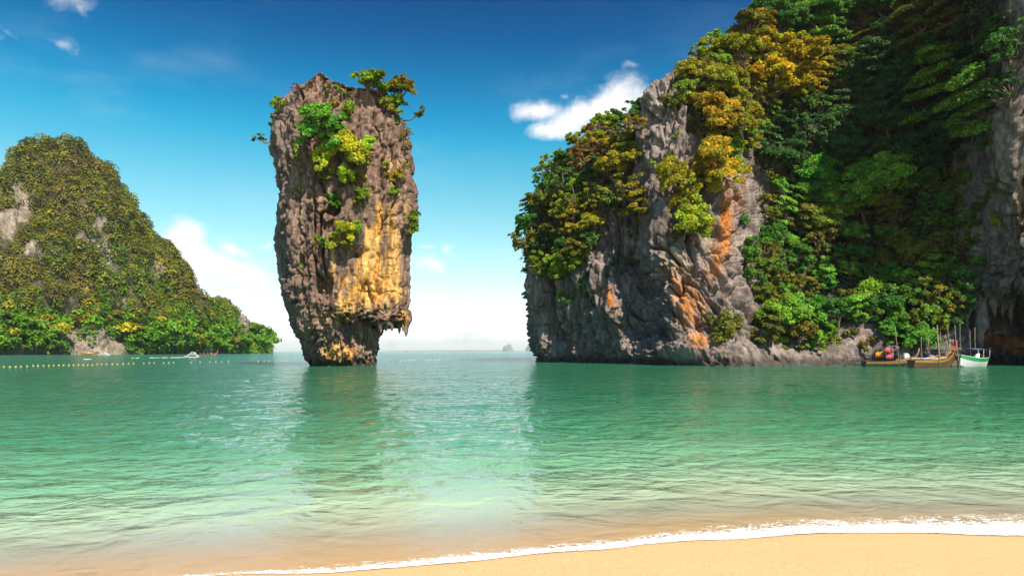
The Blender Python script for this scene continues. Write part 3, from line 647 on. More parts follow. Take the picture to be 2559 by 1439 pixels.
def make_plant(seed, kind, Rr):
    """one tree or bush of crown radius Rr: returns crown mesh and trunk mesh"""
    r_ = np.random.default_rng(seed)
    S = {'dome': (8.5, 300, .165), 'tier': (7.5, 300, .165), 'open': (6.0, 230, .16), 'bush': (7.0, 260, .15), 'drape': (6.0, 240, .15), 'dry': (5.0, 60, .12), 'tuft': (3.0, 120, .22), 'palm': (2.5, 120, .2)}[kind]
    nc = max(5, int(S[0] * Rr ** 1.25 + 2)); leaf = S[2] * (0.75 + 0.12 * Rr)
    hc = {'dome': .95, 'tier': 1.0, 'open': 1.15, 'bush': .30, 'drape': .10, 'dry': .7, 'tuft': 1.9, 'palm': 1.1}[kind] * Rr
    nc = int(nc * 1.9); nl = 4 + int(Rr)
    lob = unit(r_.normal(size=(nl, 3)) + np.array((0, 0, .35))); lr = r_.uniform(.55, 1.05, nl)
    cl = []
    for k in range(nc):
        a = r_.uniform(0, 2 * math.pi)
        if kind in ('dome', 'bush', 'tuft', 'dry'):
            z = r_.uniform(-0.35, 1.0) if kind != 'bush' else r_.uniform(-.2, 1); q = math.sqrt(max(0, 1 - z * z)); rad = Rr * r_.uniform(0.45, 1.0)
            c = np.array((math.cos(a) * q * rad, math.sin(a) * q * rad, z * rad))
            l = k % nl; c = (c * .45 + lob[l] * lr[l] * Rr * .62) if k % 5 else c; c = c * np.array((1.08, 1.08, .74)) + np.array((0, 0, hc)); rc = Rr * r_.uniform(.10, .25)
        elif kind == 'tier':
            lev = r_.integers(0, 4); rad = Rr * r_.uniform(.25, 1.0) * (1 - 0.17 * lev)
            c = np.array((math.cos(a) * rad, math.sin(a) * rad, hc + (lev - 1.2) * 0.42 * Rr + r_.normal() * .06 * Rr - 0.15 * rad)); rc = Rr * r_.uniform(.11, .25)
        elif kind == 'open':
            rad = Rr * r_.uniform(.35, 1.0); c = np.array((math.cos(a) * rad, math.sin(a) * rad, hc + r_.uniform(-.45, .75) * Rr)); rc = Rr * r_.uniform(.09, .20)
        elif kind == 'drape':
            c = np.array((r_.normal() * .42 * Rr, r_.normal() * .20 * Rr, r_.uniform(-2.1, .5) * Rr)); rc = Rr * r_.uniform(.22, .36)
        else:
            c = np.array((r_.normal() * .3 * Rr, r_.normal() * .3 * Rr, hc + r_.uniform(-.3, .4) * Rr)); rc = Rr * .6
        cl.append((c, rc))
    PV, PN, T = [], [], []
    for c, rc in cl:
        n = max(14, int(S[1] * (rc / 0.75) ** 1.35))
        sq = .5 if kind == 'tier' else (.95 if kind == 'drape' else .75)
        p, nm = clump_leaves(c, rc, n, r_, leaf, sq)
        tt = r_.uniform(.62, 1.32); hue = r_.normal() * .12
        tint = (tt * r_.uniform(.72, 1.28, n))[:, None] * np.array((1 + hue, 1.0, 1 - hue))
        PV.append(p); PN.append(nm); T.append(tint)
    PV, PN, T = np.vstack(PV), np.vstack(PN), np.vstack(T)
    V, Fq = leaf_quads(PV, PN, np.full(len(PV), leaf), r_)
    crown = mesh_np('crown', V, Fq, LEAF, False, np.repeat(T, 4, 0))
    mb = MB(); tr = .045 * Rr + .05
    if kind == 'drape':
        for c, rc in cl[::2]: mb.tube([(0, 0, .3 * Rr), (c[0] * .5, c[1] * .5 - .05, c[2] * .4), tuple(c)], [tr * .5, tr * .35, tr * .15], 5)
    else:
        bend = r_.normal(size=2) * .16 * Rr
        sp = np.array((bend[0], bend[1], hc * .62))
        mb.tube([(0, 0, -.55 * Rr), (bend[0] * .3, bend[1] * .3, hc * .25), tuple(sp)], [tr * 1.35, tr * 1.05, tr * .85], 7)
        for k, (c, rc) in enumerate(cl):
            if k > 14: break
            mid = sp * .45 + c * .55 + np.array((0, 0, -.14 * Rr)) + r_.normal(size=3) * .06 * Rr
            mb.tube([tuple(sp - (0, 0, tr)), tuple(mid), tuple(c)], [tr * .62, tr * .4, tr * .14], 5)
            if kind in ('dry', 'open'):
                for q in range(3 if kind == 'dry' else 1):
                    e = c + unit(r_.normal(size=3)) * rc * 1.1; mb.tube([tuple(mid), tuple(e)], [tr * .25, tr * .08], 4)
    return crown, mb.mesh('trunk', BARK, True)
PROTO = {}
def proto(kind, Rr):
    size = min((0.8, 1.4, 2.2, 3.4, 5.0), key=lambda s: abs(math.log(s / Rr)))
    key = (kind, size)
    if key not in PROTO: PROTO[key] = [make_plant(hash_(kind) + int(size * 10) + 100 * v, kind, size) for v in range(3 if size < 4 else 2)]
    return size, random.choice(PROTO[key])
def hash_(s): return sum(ord(c) * (k + 3) for k, c in enumerate(s))
def plant(name, base, upv, Rr, kind, colour, label, cat, group=None, squash=1.0):
    size, (cm, tm) = proto(kind, Rr)
    o = empty(name, base, label, cat, group)
    q = Vector((0, 0, 1)).rotation_difference(Vector(upv).normalized())
    if kind == 'drape': q = Quaternion((0, 0, 1), math.atan2(upv[1], upv[0]) + math.pi / 2)
    else: q = q @ Quaternion((0, 0, 1), random.uniform(0, 6.28))
    o.rotation_mode = 'QUATERNION'; o.rotation_quaternion = q
    s = Rr / size; o.scale = (s, s, s * squash)
    c = link('crown', cm, o); j = [random.uniform(.85, 1.15) for _ in range(3)]
    c.color = (colour[0] * j[0], colour[1] * j[1], colour[2] * j[2], 1)
    link('trunk', tm, o)
    return o
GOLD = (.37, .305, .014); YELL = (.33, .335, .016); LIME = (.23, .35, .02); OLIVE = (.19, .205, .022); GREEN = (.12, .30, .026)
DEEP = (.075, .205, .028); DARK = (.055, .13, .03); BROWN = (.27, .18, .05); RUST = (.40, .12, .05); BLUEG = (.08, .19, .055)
def ray(bvh, pxx, pyy):
    org = Vector((0, 0, CH)); d = (Vector(P(pxx, pyy, 1.0)) - org).normalized()
    return bvh.ray_cast(org, d)[:2]
def upvec(nrm, out=0.6, z=0.7):
    n = Vector(nrm)
    if n.y > 0.2: n = -n
    return Vector((n.x * out, n.y * out, n.z * out + z)).normalized()
def on_rock(bvh, name, pxx, pyy, rpx, kind, colour, label, cat='bush', group=None, out=0.6, z=0.7, up=None, squash=1.0, lift=.04):
    hk = {'dome': .95, 'tier': .9, 'open': 1.2, 'bush': .45, 'drape': -.7, 'dry': .8, 'tuft': 1.9, 'palm': 1.1}[kind] + lift
    qx, qy, best = pxx, pyy, None
    for it in range(5):                                # set the foot so that the crown comes where the photo shows it
        h, nrm = ray(bvh, qx, qy); k = 0
        while h is None and k < 70:
            k += 1; h, nrm = ray(bvh, qx, qy + 3 * k)
        if h is None: break
        u = Vector(up).normalized() if up else upvec(nrm, out, z)
        Rr = rpx * h.y / F; c = h + (u if kind != 'drape' else Vector((0, 0, 1))) * hk * Rr
        ex, ey = CX + F * c.x / c.y - pxx, HOR - F * (c.z - CH) / c.y - pyy; er = math.hypot(ex, ey)
        if best is None or er < best[0]: best = (er, h, u, Rr)
        qx -= ex * .8; qy -= ey * .8
    if best is None: return None
    _, h, u, Rr = best
    return plant(name, h + u * lift * Rr, u, Rr, kind, colour, label, cat, group, squash)

K = PILLAR_BVH
for a in [
 ('bush', 700, 262, 24, 'bush', LIME, 'green bush hanging over the upper left shoulder of the rock pillar', 'bush', None, .8, .5),
 ('bush', 694, 292, 16, 'drape', OLIVE, 'small olive creeper trailing below the top left bush of the rock pillar', 'bush', None, .8, .3),
 ('bush', 736, 226, 20, 'dry', RUST, 'reddish dry bush on the top left corner of the rock pillar', 'bush', None, .3, .9),
 ('bush', 815, 226, 16, 'bush', OLIVE, 'low olive bush just right of the highest tip of the rock pillar', 'bush', None, .3, .9),
 ('bush', 846, 228, 18, 'bush', LIME, 'low green bush at the middle of the pillar summit', 'bush', None, .3, .9),
 ('bush', 834, 256, 14, 'bush', YELL, 'small yellow bush below the middle of the pillar summit', 'bush'),
 ('bush', 826, 276, 14, 'drape', OLIVE, 'thin creeper running down a groove below the pillar summit', 'bush'),
 ('bush', 869, 268, 24, 'bush', LIME, 'rounded green bush high on the pillar face under the summit', 'bush'),
 ('bush', 872, 282, 18, 'drape', LIME, 'trailing green growth under the rounded bush high on the pillar', 'bush'),
 ('bush', 882, 234, 16, 'dry', BROWN, 'brown dry bush on the pillar summit left of the tall tree', 'bush', None, .3, .9),
 ('tree', 922, 206, 42, 'dome', LIME, 'tallest green tree on the right of the pillar summit', 'tree', None, .2, 1),
 ('tree', 988, 226, 46, 'dome', OLIVE, 'spreading flat tree overhanging the right edge of the pillar summit', 'tree', None, .5, .8),
 ('tree', 985, 272, 36, 'bush', LIME, 'dense green tree clinging below the top right edge of the pillar', 'tree', None, .8, .5),
 ('bush', 990, 318, 20, 'drape', LIME, 'yellow green creeper hanging under the upper right tree of the pillar', 'bush', None, .8, .4),
 ('bush', 1016, 338, 26, 'dry', BROWN, 'bleached dry bush sticking out of the right edge of the pillar', 'bush', None, 1, .2),
 ('bush', 1020, 368, 16, 'dry', BROWN, 'small dry bush below the bleached one on the pillar right edge', 'bush', None, 1, .2),
 ('tree', 812, 328, 58, 'tier', GREEN, 'broad dark green tree in the middle of the pillar face', 'tree', None, .7, .6),
 ('tree', 868, 380, 50, 'dome', (.42, .50, .015), 'brightest yellow green tree in the middle of the pillar face', 'tree', None, .7, .6),
 ('tree', 764, 404, 34, 'bush', LIME, 'yellow green bushy tree left of the brightest tree on the pillar', 'tree', None, .7, .6),
 ('bush', 850, 442, 28, 'tier', (.34, .46, .015), 'flat lime bush directly below the brightest tree on the pillar', 'bush', None, .8, .5),
 ('bush', 806, 440, 20, 'bush', OLIVE, 'olive bush low between the two bushy trees of the pillar face', 'bush'),
 ('bush', 900, 446, 22, 'bush', YELL, 'yellow bush right below the brightest tree on the pillar', 'bush'),
 ('bush', 906, 478, 26, 'bush', LIME, 'green bush on the pillar face right of the dark hollow', 'bush'),
 ('bush', 830, 500, 26, 'bush', GREEN, 'dark green bush in the hollow below the pillar trees', 'bush'),
 ('bush', 748, 478, 15, 'bush', YELL, 'small yellow bush at the left of the pillar face', 'bush'),
 ('bush', 994, 448, 26, 'bush', GOLD, 'golden bush on the right of the pillar face', 'bush'),
 ('bush', 982, 474, 16, 'bush', LIME, 'green bush just under the golden bush of the pillar', 'bush'),
 ('bush', 962, 414, 14, 'bush', YELL, 'small yellow tuft between the brightest tree and the golden bush', 'bush'),
 ('bush', 962, 436, 12, 'bush', GOLD, 'tiny golden tuft above the pale wall of the pillar', 'bush'),
 ('tree', 836, 584, 36, 'tier', (.36, .46, .015), 'wide lime bush above the small cave of the pillar', 'bush', None, .8, .5),
 ('bush', 876, 572, 28, 'bush', LIME, 'rounded lime bush at the right of the wide one above the small cave', 'bush', None, .8, .5),
 ('bush', 757, 666, 11, 'bush', LIME, 'lone small bush low on the grey left flank of the pillar', 'bush'),
 ('bush', 1028, 556, 22, 'drape', LIME, 'green creeper hanging down the right edge of the pillar', 'bush', None, .8, .4),
 ('bush', 968, 775, 7, 'bush', LIME, 'tiny green tuft just above the stalactites of the pillar', 'bush'),
 ('bush', 690, 410, 10, 'dry', OLIVE, 'thin dry tuft on the shaded left edge of the pillar', 'bush', None, .9, .4),
 ('bush', 772, 340, 16, 'bush', OLIVE, 'olive bush on the left end of the broad dark green tree', 'bush'),
 ('bush', 956, 222, 26, 'dome', LIME, 'green bush between the two tall trees on the pillar summit', 'bush', None, .2, 1),
 ('tree', 905, 372, 34, 'dome', (.40, .50, .016), 'lime tree at the right of the brightest tree on the pillar', 'tree', None, .7, .6),
 ('tree', 826, 396, 36, 'dome', (.34, .44, .016), 'lime tree at the left of the brightest tree on the pillar', 'tree', None, .7, .6),
 ('bush', 846, 312, 30, 'tier', GREEN, 'green bush on the right end of the broad dark green tree', 'bush', None, .7, .6),
 ('bush', 752, 376, 22, 'bush', LIME, 'lime bush at the upper left of the growth on the pillar face', 'bush', None, .7, .6),
 ('bush', 886, 500, 16, 'bush', OLIVE, 'olive bush low on the right of the dark hollow on the pillar', 'bush'),
 ('bush', 812, 604, 20, 'bush', LIME, 'lime bush hanging at the left end of the wide bush above the cave', 'bush', None, .8, .4),
 ('bush', 1004, 410, 18, 'dry', GOLD, 'golden twiggy bush near the right edge of the pillar', 'bush', None, .9, .4),
]:
    a = list(a) + [None, .6, .7][len(a) - 8:] if len(a) < 11 else list(a)
    on_rock(K, a[0], a[1], a[2], a[3] * 1.08, a[4], a[5], a[6], a[7], a[8], a[9], a[10], lift=.2)
# two little trees growing sideways out of the pillar
for (bx_, by_, tx, ty, rp, c_, lb) in [(1003, 300, 1050, 284, 23, OLIVE, 'round tree on a long bare branch out of the right side of the pillar'), (674, 352, 651, 350, 18, OLIVE, 'small tree growing sideways out of the left side of the pillar')]:
    h, n_ = ray(K, bx_, by_)
    if h is None: h = Vector(P(bx_, by_, PY))
    tgt = Vector(P(tx, ty, h.y - .3)); Rr = rp * h.y / F; u = (tgt - h)
    mb = MB(); mid = (h + tgt) / 2 + Vector((0, 0, -.35)); o = empty('tree', h, lb, 'tree')
    mb.tube([(0, .3, 0), tuple(mid - h), tuple(u)], [.10, .08, .05], 6)
    for k in range(7):
        e = u + Vector((random.uniform(-.7, .7), random.uniform(-.7, .7), random.uniform(-.2, .6))) * Rr
        mb.tube([tuple((mid - h) * .3 + u * .7), tuple(e)], [.045, .015], 4)
    mb.build('trunk', BARK, o, True)
    cm = make_plant(77 + int(tx), 'bush', Rr)[0]; c = link('crown', cm, o, u - Vector((0, 0, .25 * Rr))); c.color = (*c_, 1)
    c.scale = (1, 1, 1.1)
# ------------------------------------------------------------------ big trees of the cliff, one by one
K = CLIFF_BVH
BIG = [
 (1950, 180, 95, 'open', (.42, .345, .013), 'golden open crowned tree with a forked trunk on the cliff ridge', .2, 1),
 (1900, 110, 46, 'dome', GOLD, 'golden upright tree left of the forked one on the ridge', .2, 1),
 (2050, 55, 80, 'tier', GREEN, 'dark green flat topped tree with a sunlit trunk on the skyline', .2, 1),
 (2100, 150, 50, 'dome', OLIVE, 'olive rounded tree right of the sunlit trunk on the skyline', .3, .9),
 (1955, 55, 60, 'dome', DEEP, 'dark green tree at the top left of the skyline', .2, 1),
 (2350, 220, 95, 'tier', (.2, .32, .02), 'big layered tree with a bright green left edge high on the slope', .5, .8),
 (2440, 270, 90, 'tier', GREEN, 'big green layered tree right of the bright edged one', .5, .8),
 (2300, 60, 90, 'tier', OLIVE, 'broad olive tree with a pale top at the upper frame edge', .3, .9),
 (2390, 30, 70, 'tier', (.20, .17, .03), 'yellowish flat crown at the top of the slope beside the dark wall', .3, .9),
 (2420, 490, 46, 'drape', LIME, 'bright green creeper column on the bare wall right of the slope', .8, .4),
 (2480, 300, 50, 'drape', GREEN, 'green creeper hanging beside the tall right wall', .8, .4),
 (2200, 455, 84, 'dome', (.25, .48, .045), 'large light green dome tree in the middle of the shaded slope', .5, .8),
 (2150, 500, 64, 'dome', (.22, .44, .04), 'light green tree just left of the large dome tree', .5, .8),
 (2035, 440, 62, 'dome', GREEN, 'mid green rounded tree on the left part of the shaded slope', .5, .8),
 (2070, 560, 56, 'dome', (.28, .42, .03), 'yellowish green tree below the mid green rounded one', .5, .8),
 (2290, 470, 56, 'dome', GREEN, 'green tree at the right end of the light green crowns', .5, .8),
 (2215, 300, 60, 'dome', BLUEG, 'dark bluish tree in the upper middle of the slope', .4, .8),
 (2120, 310, 56, 'open', BLUEG, 'grey green feathery tree in the upper slope', .4, .8),
 (2225, 140, 20, 'bush', RUST, 'small rust red bush high in the dark trees', .5, .8),
 (2245, 105, 22, 'dry', RUST, 'dull red brown bush above the small rust red one', .5, .8),
 (1960, 780, 62, 'dome', (.22, .42, .035), 'light green tree low on the slope beside the orange cliff', .6, .7),
 (2020, 770, 52, 'dome', GREEN, 'green tree low on the slope right of the light green one', .6, .7),
 (1925, 830, 44, 'tier', OLIVE, 'olive leaning tree just above the waterline rocks', .7, .6),
 (2190, 720, 30, 'palm', LIME, 'spiky bright green plant standing over the bare roots', .6, .8),
 (2160, 742, 24, 'palm', LIME, 'smaller spiky green plant left of the bright one', .6, .8),
 (2265, 745, 46, 'dome', (.12, .29, .03), 'fresh green tree above the boats', .6, .7),
 (2345, 745, 50, 'open', OLIVE, 'olive branched tree above the mooring poles', .6, .7),
 (2290, 640, 54, 'dome', OLIVE, 'dull olive tree on the lower right of the slope', .5, .8),
 (2405, 720, 20, 'bush', GOLD, 'small golden bush at the foot of the right wall', .7, .6),
 (2425, 590, 26, 'bush', GOLD, 'golden green bush on the bare right wall', .7, .6),
 (2260, 850, 26, 'dome', (.13, .33, .03), 'small fresh green tree hanging over the left mooring poles', .8, .5),
 (2305, 848, 40, 'dome', (.13, .33, .03), 'leafy green tree hanging over the middle mooring poles', .8, .5),
 (2160, 810, 34, 'drape', LIME, 'yellow green creeper over the rock left of the boats', .8, .4),
 (2205, 800, 24, 'drape', LIME, 'thin green creeper over the rock behind the first pole', .8, .4),
 (1692, 452, 62, 'tier', (.42, .31, .016), 'wide golden umbrella tree on the grey column', .9, .5),
 (1725, 546, 54, 'dome', (.36, .42, .015), 'bright lime tree below the golden umbrella tree', .9, .5),
 (1690, 585, 30, 'dry', BROWN, 'brown twiggy bush under the left of the bright lime tree', .9, .4),
 (1772, 560, 22, 'bush', GOLD, 'golden bush at the right end of the bright lime tree', .9, .5),
 (1580, 512, 44, 'tier', GOLD, 'golden flat tree in the gully left of the grey column', .7, .7),
 (1600, 560, 28, 'bush', OLIVE, 'olive bush at the bottom of the gully', .7, .7),
 (1526, 520, 46, 'dome', (.15, .19, .03), 'pale green domed tree on the edge of the left shoulder', .6, .8),
 (1810, 820, 46, 'bush', (.20, .20, .03), 'yellowish bush low on the cliff beside the orange stain', .8, .5),
 (1790, 838, 30, 'bush', OLIVE, 'olive bush at the left of the low yellowish bush', .8, .5),
 (1876, 640, 34, 'drape', GREEN, 'green creeper at the right side of the fluted cliff', .8, .4),
 (1860, 545, 22, 'bush', GREEN, 'small green bush on the fluted cliff beside the orange streak', .8, .4),
 (1470, 395, 48, 'open', BROWN, 'brownish thin crowned tree on the skyline of the left shoulder', .3, .9),
 (1505, 420, 40, 'dome', DEEP, 'dark green tree beside the brownish one on the left shoulder', .4, .9),
 (1555, 420, 56, 'dome', YELL, 'yellow tree against the left side of the grey column', .4, .9),
 (1555, 330, 44, 'open', OLIVE, 'olive skyline tree left of the pinnacles', .3, .9),
 (1588, 262, 24, 'dome', DEEP, 'small dark tree tucked under the pinnacle edge', .5, .8),
 (1300, 640, 36, 'open', DEEP, 'dark branched tree leaning out over the sea at the cliff end', 1.0, .25),
 (1322, 560, 36, 'dome', DEEP, 'dark green tree on the left end of the cliff', .8, .6),
 (1360, 620, 44, 'drape', DARK, 'dark hanging growth at the left end of the cliff', .8, .4),
 (1760, 300, 60, 'dome', (.42, .36, .012), 'bright golden tree hanging off the top of the grey column', .8, .6),
 (1790, 410, 64, 'tier', (.40, .345, .013), 'golden drooping tree right of the grey column', .8, .6),
 (1840, 300, 50, 'dome', YELL, 'yellow tree above the golden drooping one', .7, .7),
 (1800, 205, 52, 'dome', YELL, 'yellow tree at the top of the column right of the pinnacles', .5, .8),
 (1730, 170, 34, 'dome', GOLD, 'golden tree in front of the pinnacles', .6, .8),
 (1850, 130, 56, 'dome', YELL, 'yellow green tree behind the top of the column', .3, .9),
 (1660, 245, 20, 'bush', LIME, 'small green bush on the pinnacle face', .8, .5),
 (1690, 250, 30, 'bush', OLIVE, 'olive bush beside the small green one on the pinnacles', .8, .5),
]
taken = []
for (a, b, rp, kd, c_, lb, ou, zz_) in BIG:
    up = (-1.0, -.2, .35) if 'leaning out over the sea' in lb else None
    on_rock(K, 'bush' if 'bush' in lb or 'plant' in lb else 'creeper' if kd == 'drape' else 'tree', a, b, rp, kd, c_, lb, 'bush' if 'bush' in lb else 'plant' if 'plant' in lb else 'creeper' if kd == 'drape' else 'tree', None, ou, zz_, up)
    taken.append((a, b, rp * .62))
LANDMARK = [(1950, 180, 'golden forked ridge tree'), (2050, 55, 'flat topped skyline tree'), (1955, 55, 'top left skyline tree'), (2350, 220, 'bright edged layered tree'), (2440, 270, 'big green layered tree'), (2300, 60, 'broad olive tree'), (2390, 30, 'yellowish top crown'), (2420, 490, 'bright creeper column'), (2200, 455, 'large light green dome tree'), (2035, 440, 'mid green rounded tree'), (2215, 300, 'dark bluish tree'), (2120, 310, 'feathery grey green tree'), (2225, 140, 'rust red bush'), (1960, 780, 'low light green tree'), (1925, 830, 'olive leaning tree'), (2190, 720, 'spiky green plant'), (2265, 745, 'fresh green tree above the boats'), (2345, 745, 'olive branched tree'), (1690, 448, 'golden umbrella tree'), (1722, 542, 'bright lime tree'), (1580, 512, 'golden gully tree'), (1526, 520, 'pale green domed tree'), (1470, 395, 'brownish skyline tree'), (1555, 420, 'yellow tree by the column'), (1300, 640, 'tree leaning over the sea'), (1322, 560, 'left end tree'), (1790, 410, 'golden drooping tree'), (1800, 205, 'yellow column top tree'), (1850, 130, 'yellow green ridge tree'), (2290, 640, 'dull olive tree'), (1555, 330, 'olive skyline tree'), (2070, 560, 'yellowish slope tree'), (1650, 220, 'bare pinnacles'), (2520, 830, 'dark cave'), (1812, 560, 'orange streak')]
USED = set()
def unique_label(base, a, b):
    near = sorted(LANDMARK, key=lambda q: (a - q[0]) ** 2 + (b - q[1]) ** 2)
    for close in (70, 140):
        for q in near[:7]:
            dx, dy = a - q[0], b - q[1]; ds = math.hypot(dx, dy)
            if abs(dx) > 2.2 * abs(dy): w_ = 'left of' if dx < 0 else 'right of'
            elif abs(dy) > 2.2 * abs(dx): w_ = 'above' if dy < 0 else 'below'
            else: w_ = ('above left of' if dx < 0 else 'above right of') if dy < 0 else ('below left of' if dx < 0 else 'below right of')
            lb = f"{base} {'just ' if ds < close else ''}{w_} the {q[2]}"
            if lb not in USED: USED.add(lb); return lb
    return lb
def fill(poly, n, rlo, rhi, kinds, palette, where, grp, seed, out=.5, z=.8, gap=.8):
    r_ = random.Random(seed); xs = [p[0] for p in poly]; ys = [p[1] for p in poly]; k = 0; tries = 0
    while k < n and tries < 4000:
        tries += 1
        a, b = r_.uniform(min(xs), max(xs)), r_.uniform(min(ys), max(ys))
        if not inpoly(np.array([a]), np.array([b]), poly)[0]: continue
        rp = r_.uniform(rlo, rhi)
        if any((a - q[0]) ** 2 + ((b - q[1]) * 1.0) ** 2 < ((q[2] + rp * .62) * gap) ** 2 for q in taken): continue
        kd = r_.choice(kinds); cname, c_ = r_.choice(palette)
        shp = {'dome': 'rounded', 'tier': 'layered', 'open': 'open crowned', 'drape': 'hanging', 'bush': 'bushy'}[kd]
        noun = 'creeper' if kd == 'drape' else 'bush' if kd == 'bush' else 'tree'
        lb = unique_label(f'{cname} {shp} {noun}', a, b)
        if on_rock(K, noun, a, b, rp, kd, c_, lb, noun, grp, out, z): taken.append((a, b, rp * .62)); k += 1
fill(REG_L, 46, 24, 44, ['dome', 'dome', 'tier', 'open'], [('golden', GOLD), ('yellow green', YELL), ('olive', OLIVE), ('lime green', LIME), ('dark green', DEEP)], 'among the trees covering the left shoulder of the cliff', 'trees on the left shoulder of the cliff', 11, .55, .75)
fill(REG_T, 26, 22, 40, ['dome', 'tier', 'bush'], [('golden', GOLD), ('yellow', YELL), ('lime green', LIME)], 'among the sunlit growth on top of the grey column', 'sunlit plants on top of the column', 12, .6, .7)
fill(REG_U, 20, 34, 56, ['dome', 'open', 'tier'], [('dark green', DEEP), ('olive', OLIVE), ('golden', GOLD)], 'among the trees along the top of the ridge', 'trees along the ridge', 13, .3, .9)
upper = [(a, b) for a, b in REG_S]
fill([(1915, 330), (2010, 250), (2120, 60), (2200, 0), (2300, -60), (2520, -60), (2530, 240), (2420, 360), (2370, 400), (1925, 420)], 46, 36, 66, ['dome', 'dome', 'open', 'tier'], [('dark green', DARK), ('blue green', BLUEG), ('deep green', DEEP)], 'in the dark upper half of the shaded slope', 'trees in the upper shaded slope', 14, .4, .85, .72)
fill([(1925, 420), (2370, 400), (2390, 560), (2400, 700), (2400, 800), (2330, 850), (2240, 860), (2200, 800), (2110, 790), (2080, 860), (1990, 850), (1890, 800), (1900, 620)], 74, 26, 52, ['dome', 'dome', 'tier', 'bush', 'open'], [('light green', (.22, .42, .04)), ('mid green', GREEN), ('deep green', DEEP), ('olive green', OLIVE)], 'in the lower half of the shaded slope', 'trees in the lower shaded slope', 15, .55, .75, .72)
fill(REG_R, 12, 16, 30, ['drape', 'bush'], [('green', GREEN), ('olive', OLIVE), ('lime green', LIME)], 'clinging to the bare wall on the right', 'plants on the right wall', 16, .8, .5)
fill([(1600, 250), (1700, 200), (1700, 420), (1640, 460), (1600, 420)], 5, 10, 16, ['bush'], [('olive', OLIVE), ('lime green', LIME)], 'on the bare face of the pinnacles', 'bushes on the pinnacles', 17, .8, .5)
fill([(1350, 690), (1450, 650), (1600, 620), (1640, 700), (1560, 760), (1400, 800)], 7, 12, 26, ['bush', 'drape'], [('dark green', DEEP), ('green', GREEN)], 'on the bare dark rock below the left shoulder', 'plants on the lower left rock', 18, .8, .5)
fill([(1990, 850), (2110, 800), (2200, 810), (2240, 870), (2000, 880)], 10, 14, 26, ['bush', 'drape'], [('green', GREEN), ('olive', OLIVE), ('lime green', LIME)], 'just above the waterline rocks of the slope', 'plants above the waterline rocks', 19, .8, .5)
# undergrowth: one mass of leaves that nobody could count
def mass(name, pos, nrm, r_, rc, per, leaf, colours, squash=.7):
    Ps, Ns, Ts = [], [], []
    n = len(pos)
    d = unit(r_.normal(size=(n, per, 3)) + nrm[:, None] * .9 + np.array((0, 0, .35)))
    rad = (rc * r_.uniform(.5, 1.3, n))[:, None] * r_.uniform(.45, 1, (n, per)) ** .7
    Pp = pos[:, None] + d * rad[..., None] * np.array((1, 1, squash))
    Nn = unit(d * .6 + np.array((0, 0, .5)) + r_.normal(size=(n, per, 3)) * .4)
    Cc = colours[:, None] * (r_.uniform(.7, 1.3, (n, per)))[..., None]
    V, Fq = leaf_quads(Pp.reshape(-1, 3), Nn.reshape(-1, 3), np.broadcast_to(np.asarray(leaf, float), (n * per,)) if np.ndim(leaf) == 0 else np.repeat(leaf, per), r_)
    return mesh_np(name, V, Fq, LEAFV, False, np.repeat(Cc.reshape(-1, 3), 4, 0))
r_ = np.random.default_rng(5)
Vc = A.reshape(-1, 3); Nc = grid_normals(A).reshape(-1, 3)
Nc = np.where((Nc[:, 1] > 0)[:, None], -Nc, Nc)
gx, gy = proj(Vc)
cand = np.where((veg_s > 0.35) & (Vc[:, 1] < 134))[0]
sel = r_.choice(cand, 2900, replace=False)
pal = np.array([DEEP, DARK, GREEN, OLIVE, BLUEG]); lit = np.array([YELL, LIME, OLIVE, GOLD, OLIVE])  # leaf colour carries sunlit tone on the promontory, shaded tone on the slope
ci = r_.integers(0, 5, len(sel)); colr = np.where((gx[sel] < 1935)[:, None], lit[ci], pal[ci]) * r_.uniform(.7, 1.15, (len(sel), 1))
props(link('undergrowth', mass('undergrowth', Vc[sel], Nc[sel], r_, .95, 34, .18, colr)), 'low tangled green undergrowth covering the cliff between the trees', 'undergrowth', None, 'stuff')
# ------------------------------------------------------------------ the wooded island on the left
isl = [  # px: shore distance, ridge (photo y of skyline), ridge distance
 (-700, 250, 760, 330), (-420, 262, 640, 350), (-160, 280, 520, 365), (0, 296, 436, 375), (45, 302, 408, 382), (100, 310, 362, 388), (150, 318, 352, 390), (200, 326, 360, 392), (240, 333, 396, 394),
 (290, 343, 462, 398), (340, 353, 528, 402), (400, 368, 600, 408), (450, 384, 668, 416), (490, 400, 724, 424), (530, 418, 746, 440), (575, 440, 750, 470), (610, 468, 780, 500), (640, 496, 800, 528), (662, 526, 834, 552), (678, 552, 862, 572), (684, 575, 879, 590)]
net = []
for (a, ys_, ry, yr_) in isl:
    a = a if a < 400 else a - 14 * min(1, (a - 400) / 200)
    top = P(a, ry + 14, yr_); H = max(top[2], 0.3); x0 = (a - CX) / F * ys_
    row = [(x0, ys_ - 1, -1.5)]
    for t_, h_ in ((0, .0), (.04, .06), (.16, .24), (.36, .46), (.60, .70), (.84, .91)):
        yy = ys_ + (yr_ - ys_) * t_; row.append(((a - CX) / F * yy, yy, H * h_ + .2))
    row.append(top)
    dpt = 60 + 60 * min(1, H / 90)
    for t_, h_ in ((.45, .8), (1.0, -.02)): yy = yr_ + dpt * t_; row.append(((a - CX) / F * yr_ * (1 + .12 * t_) - (0 if a > -200 else 10), yy, H * h_))
    net.append(row)
net = np.array(net, float)
A = catmull(net, [8] * 3 + [14] * 17); A = np.swapaxes(catmull(np.swapaxes(A, 0, 1), [2, 10, 24, 34, 36, 36, 24, 12, 10]), 0, 1)
N = grid_normals(A); V = A.reshape(-1, 3); Nf = N.reshape(-1, 3)
if (Nf[:, 2]).mean() < 0: Nf = -Nf
gx, gy = proj(V)
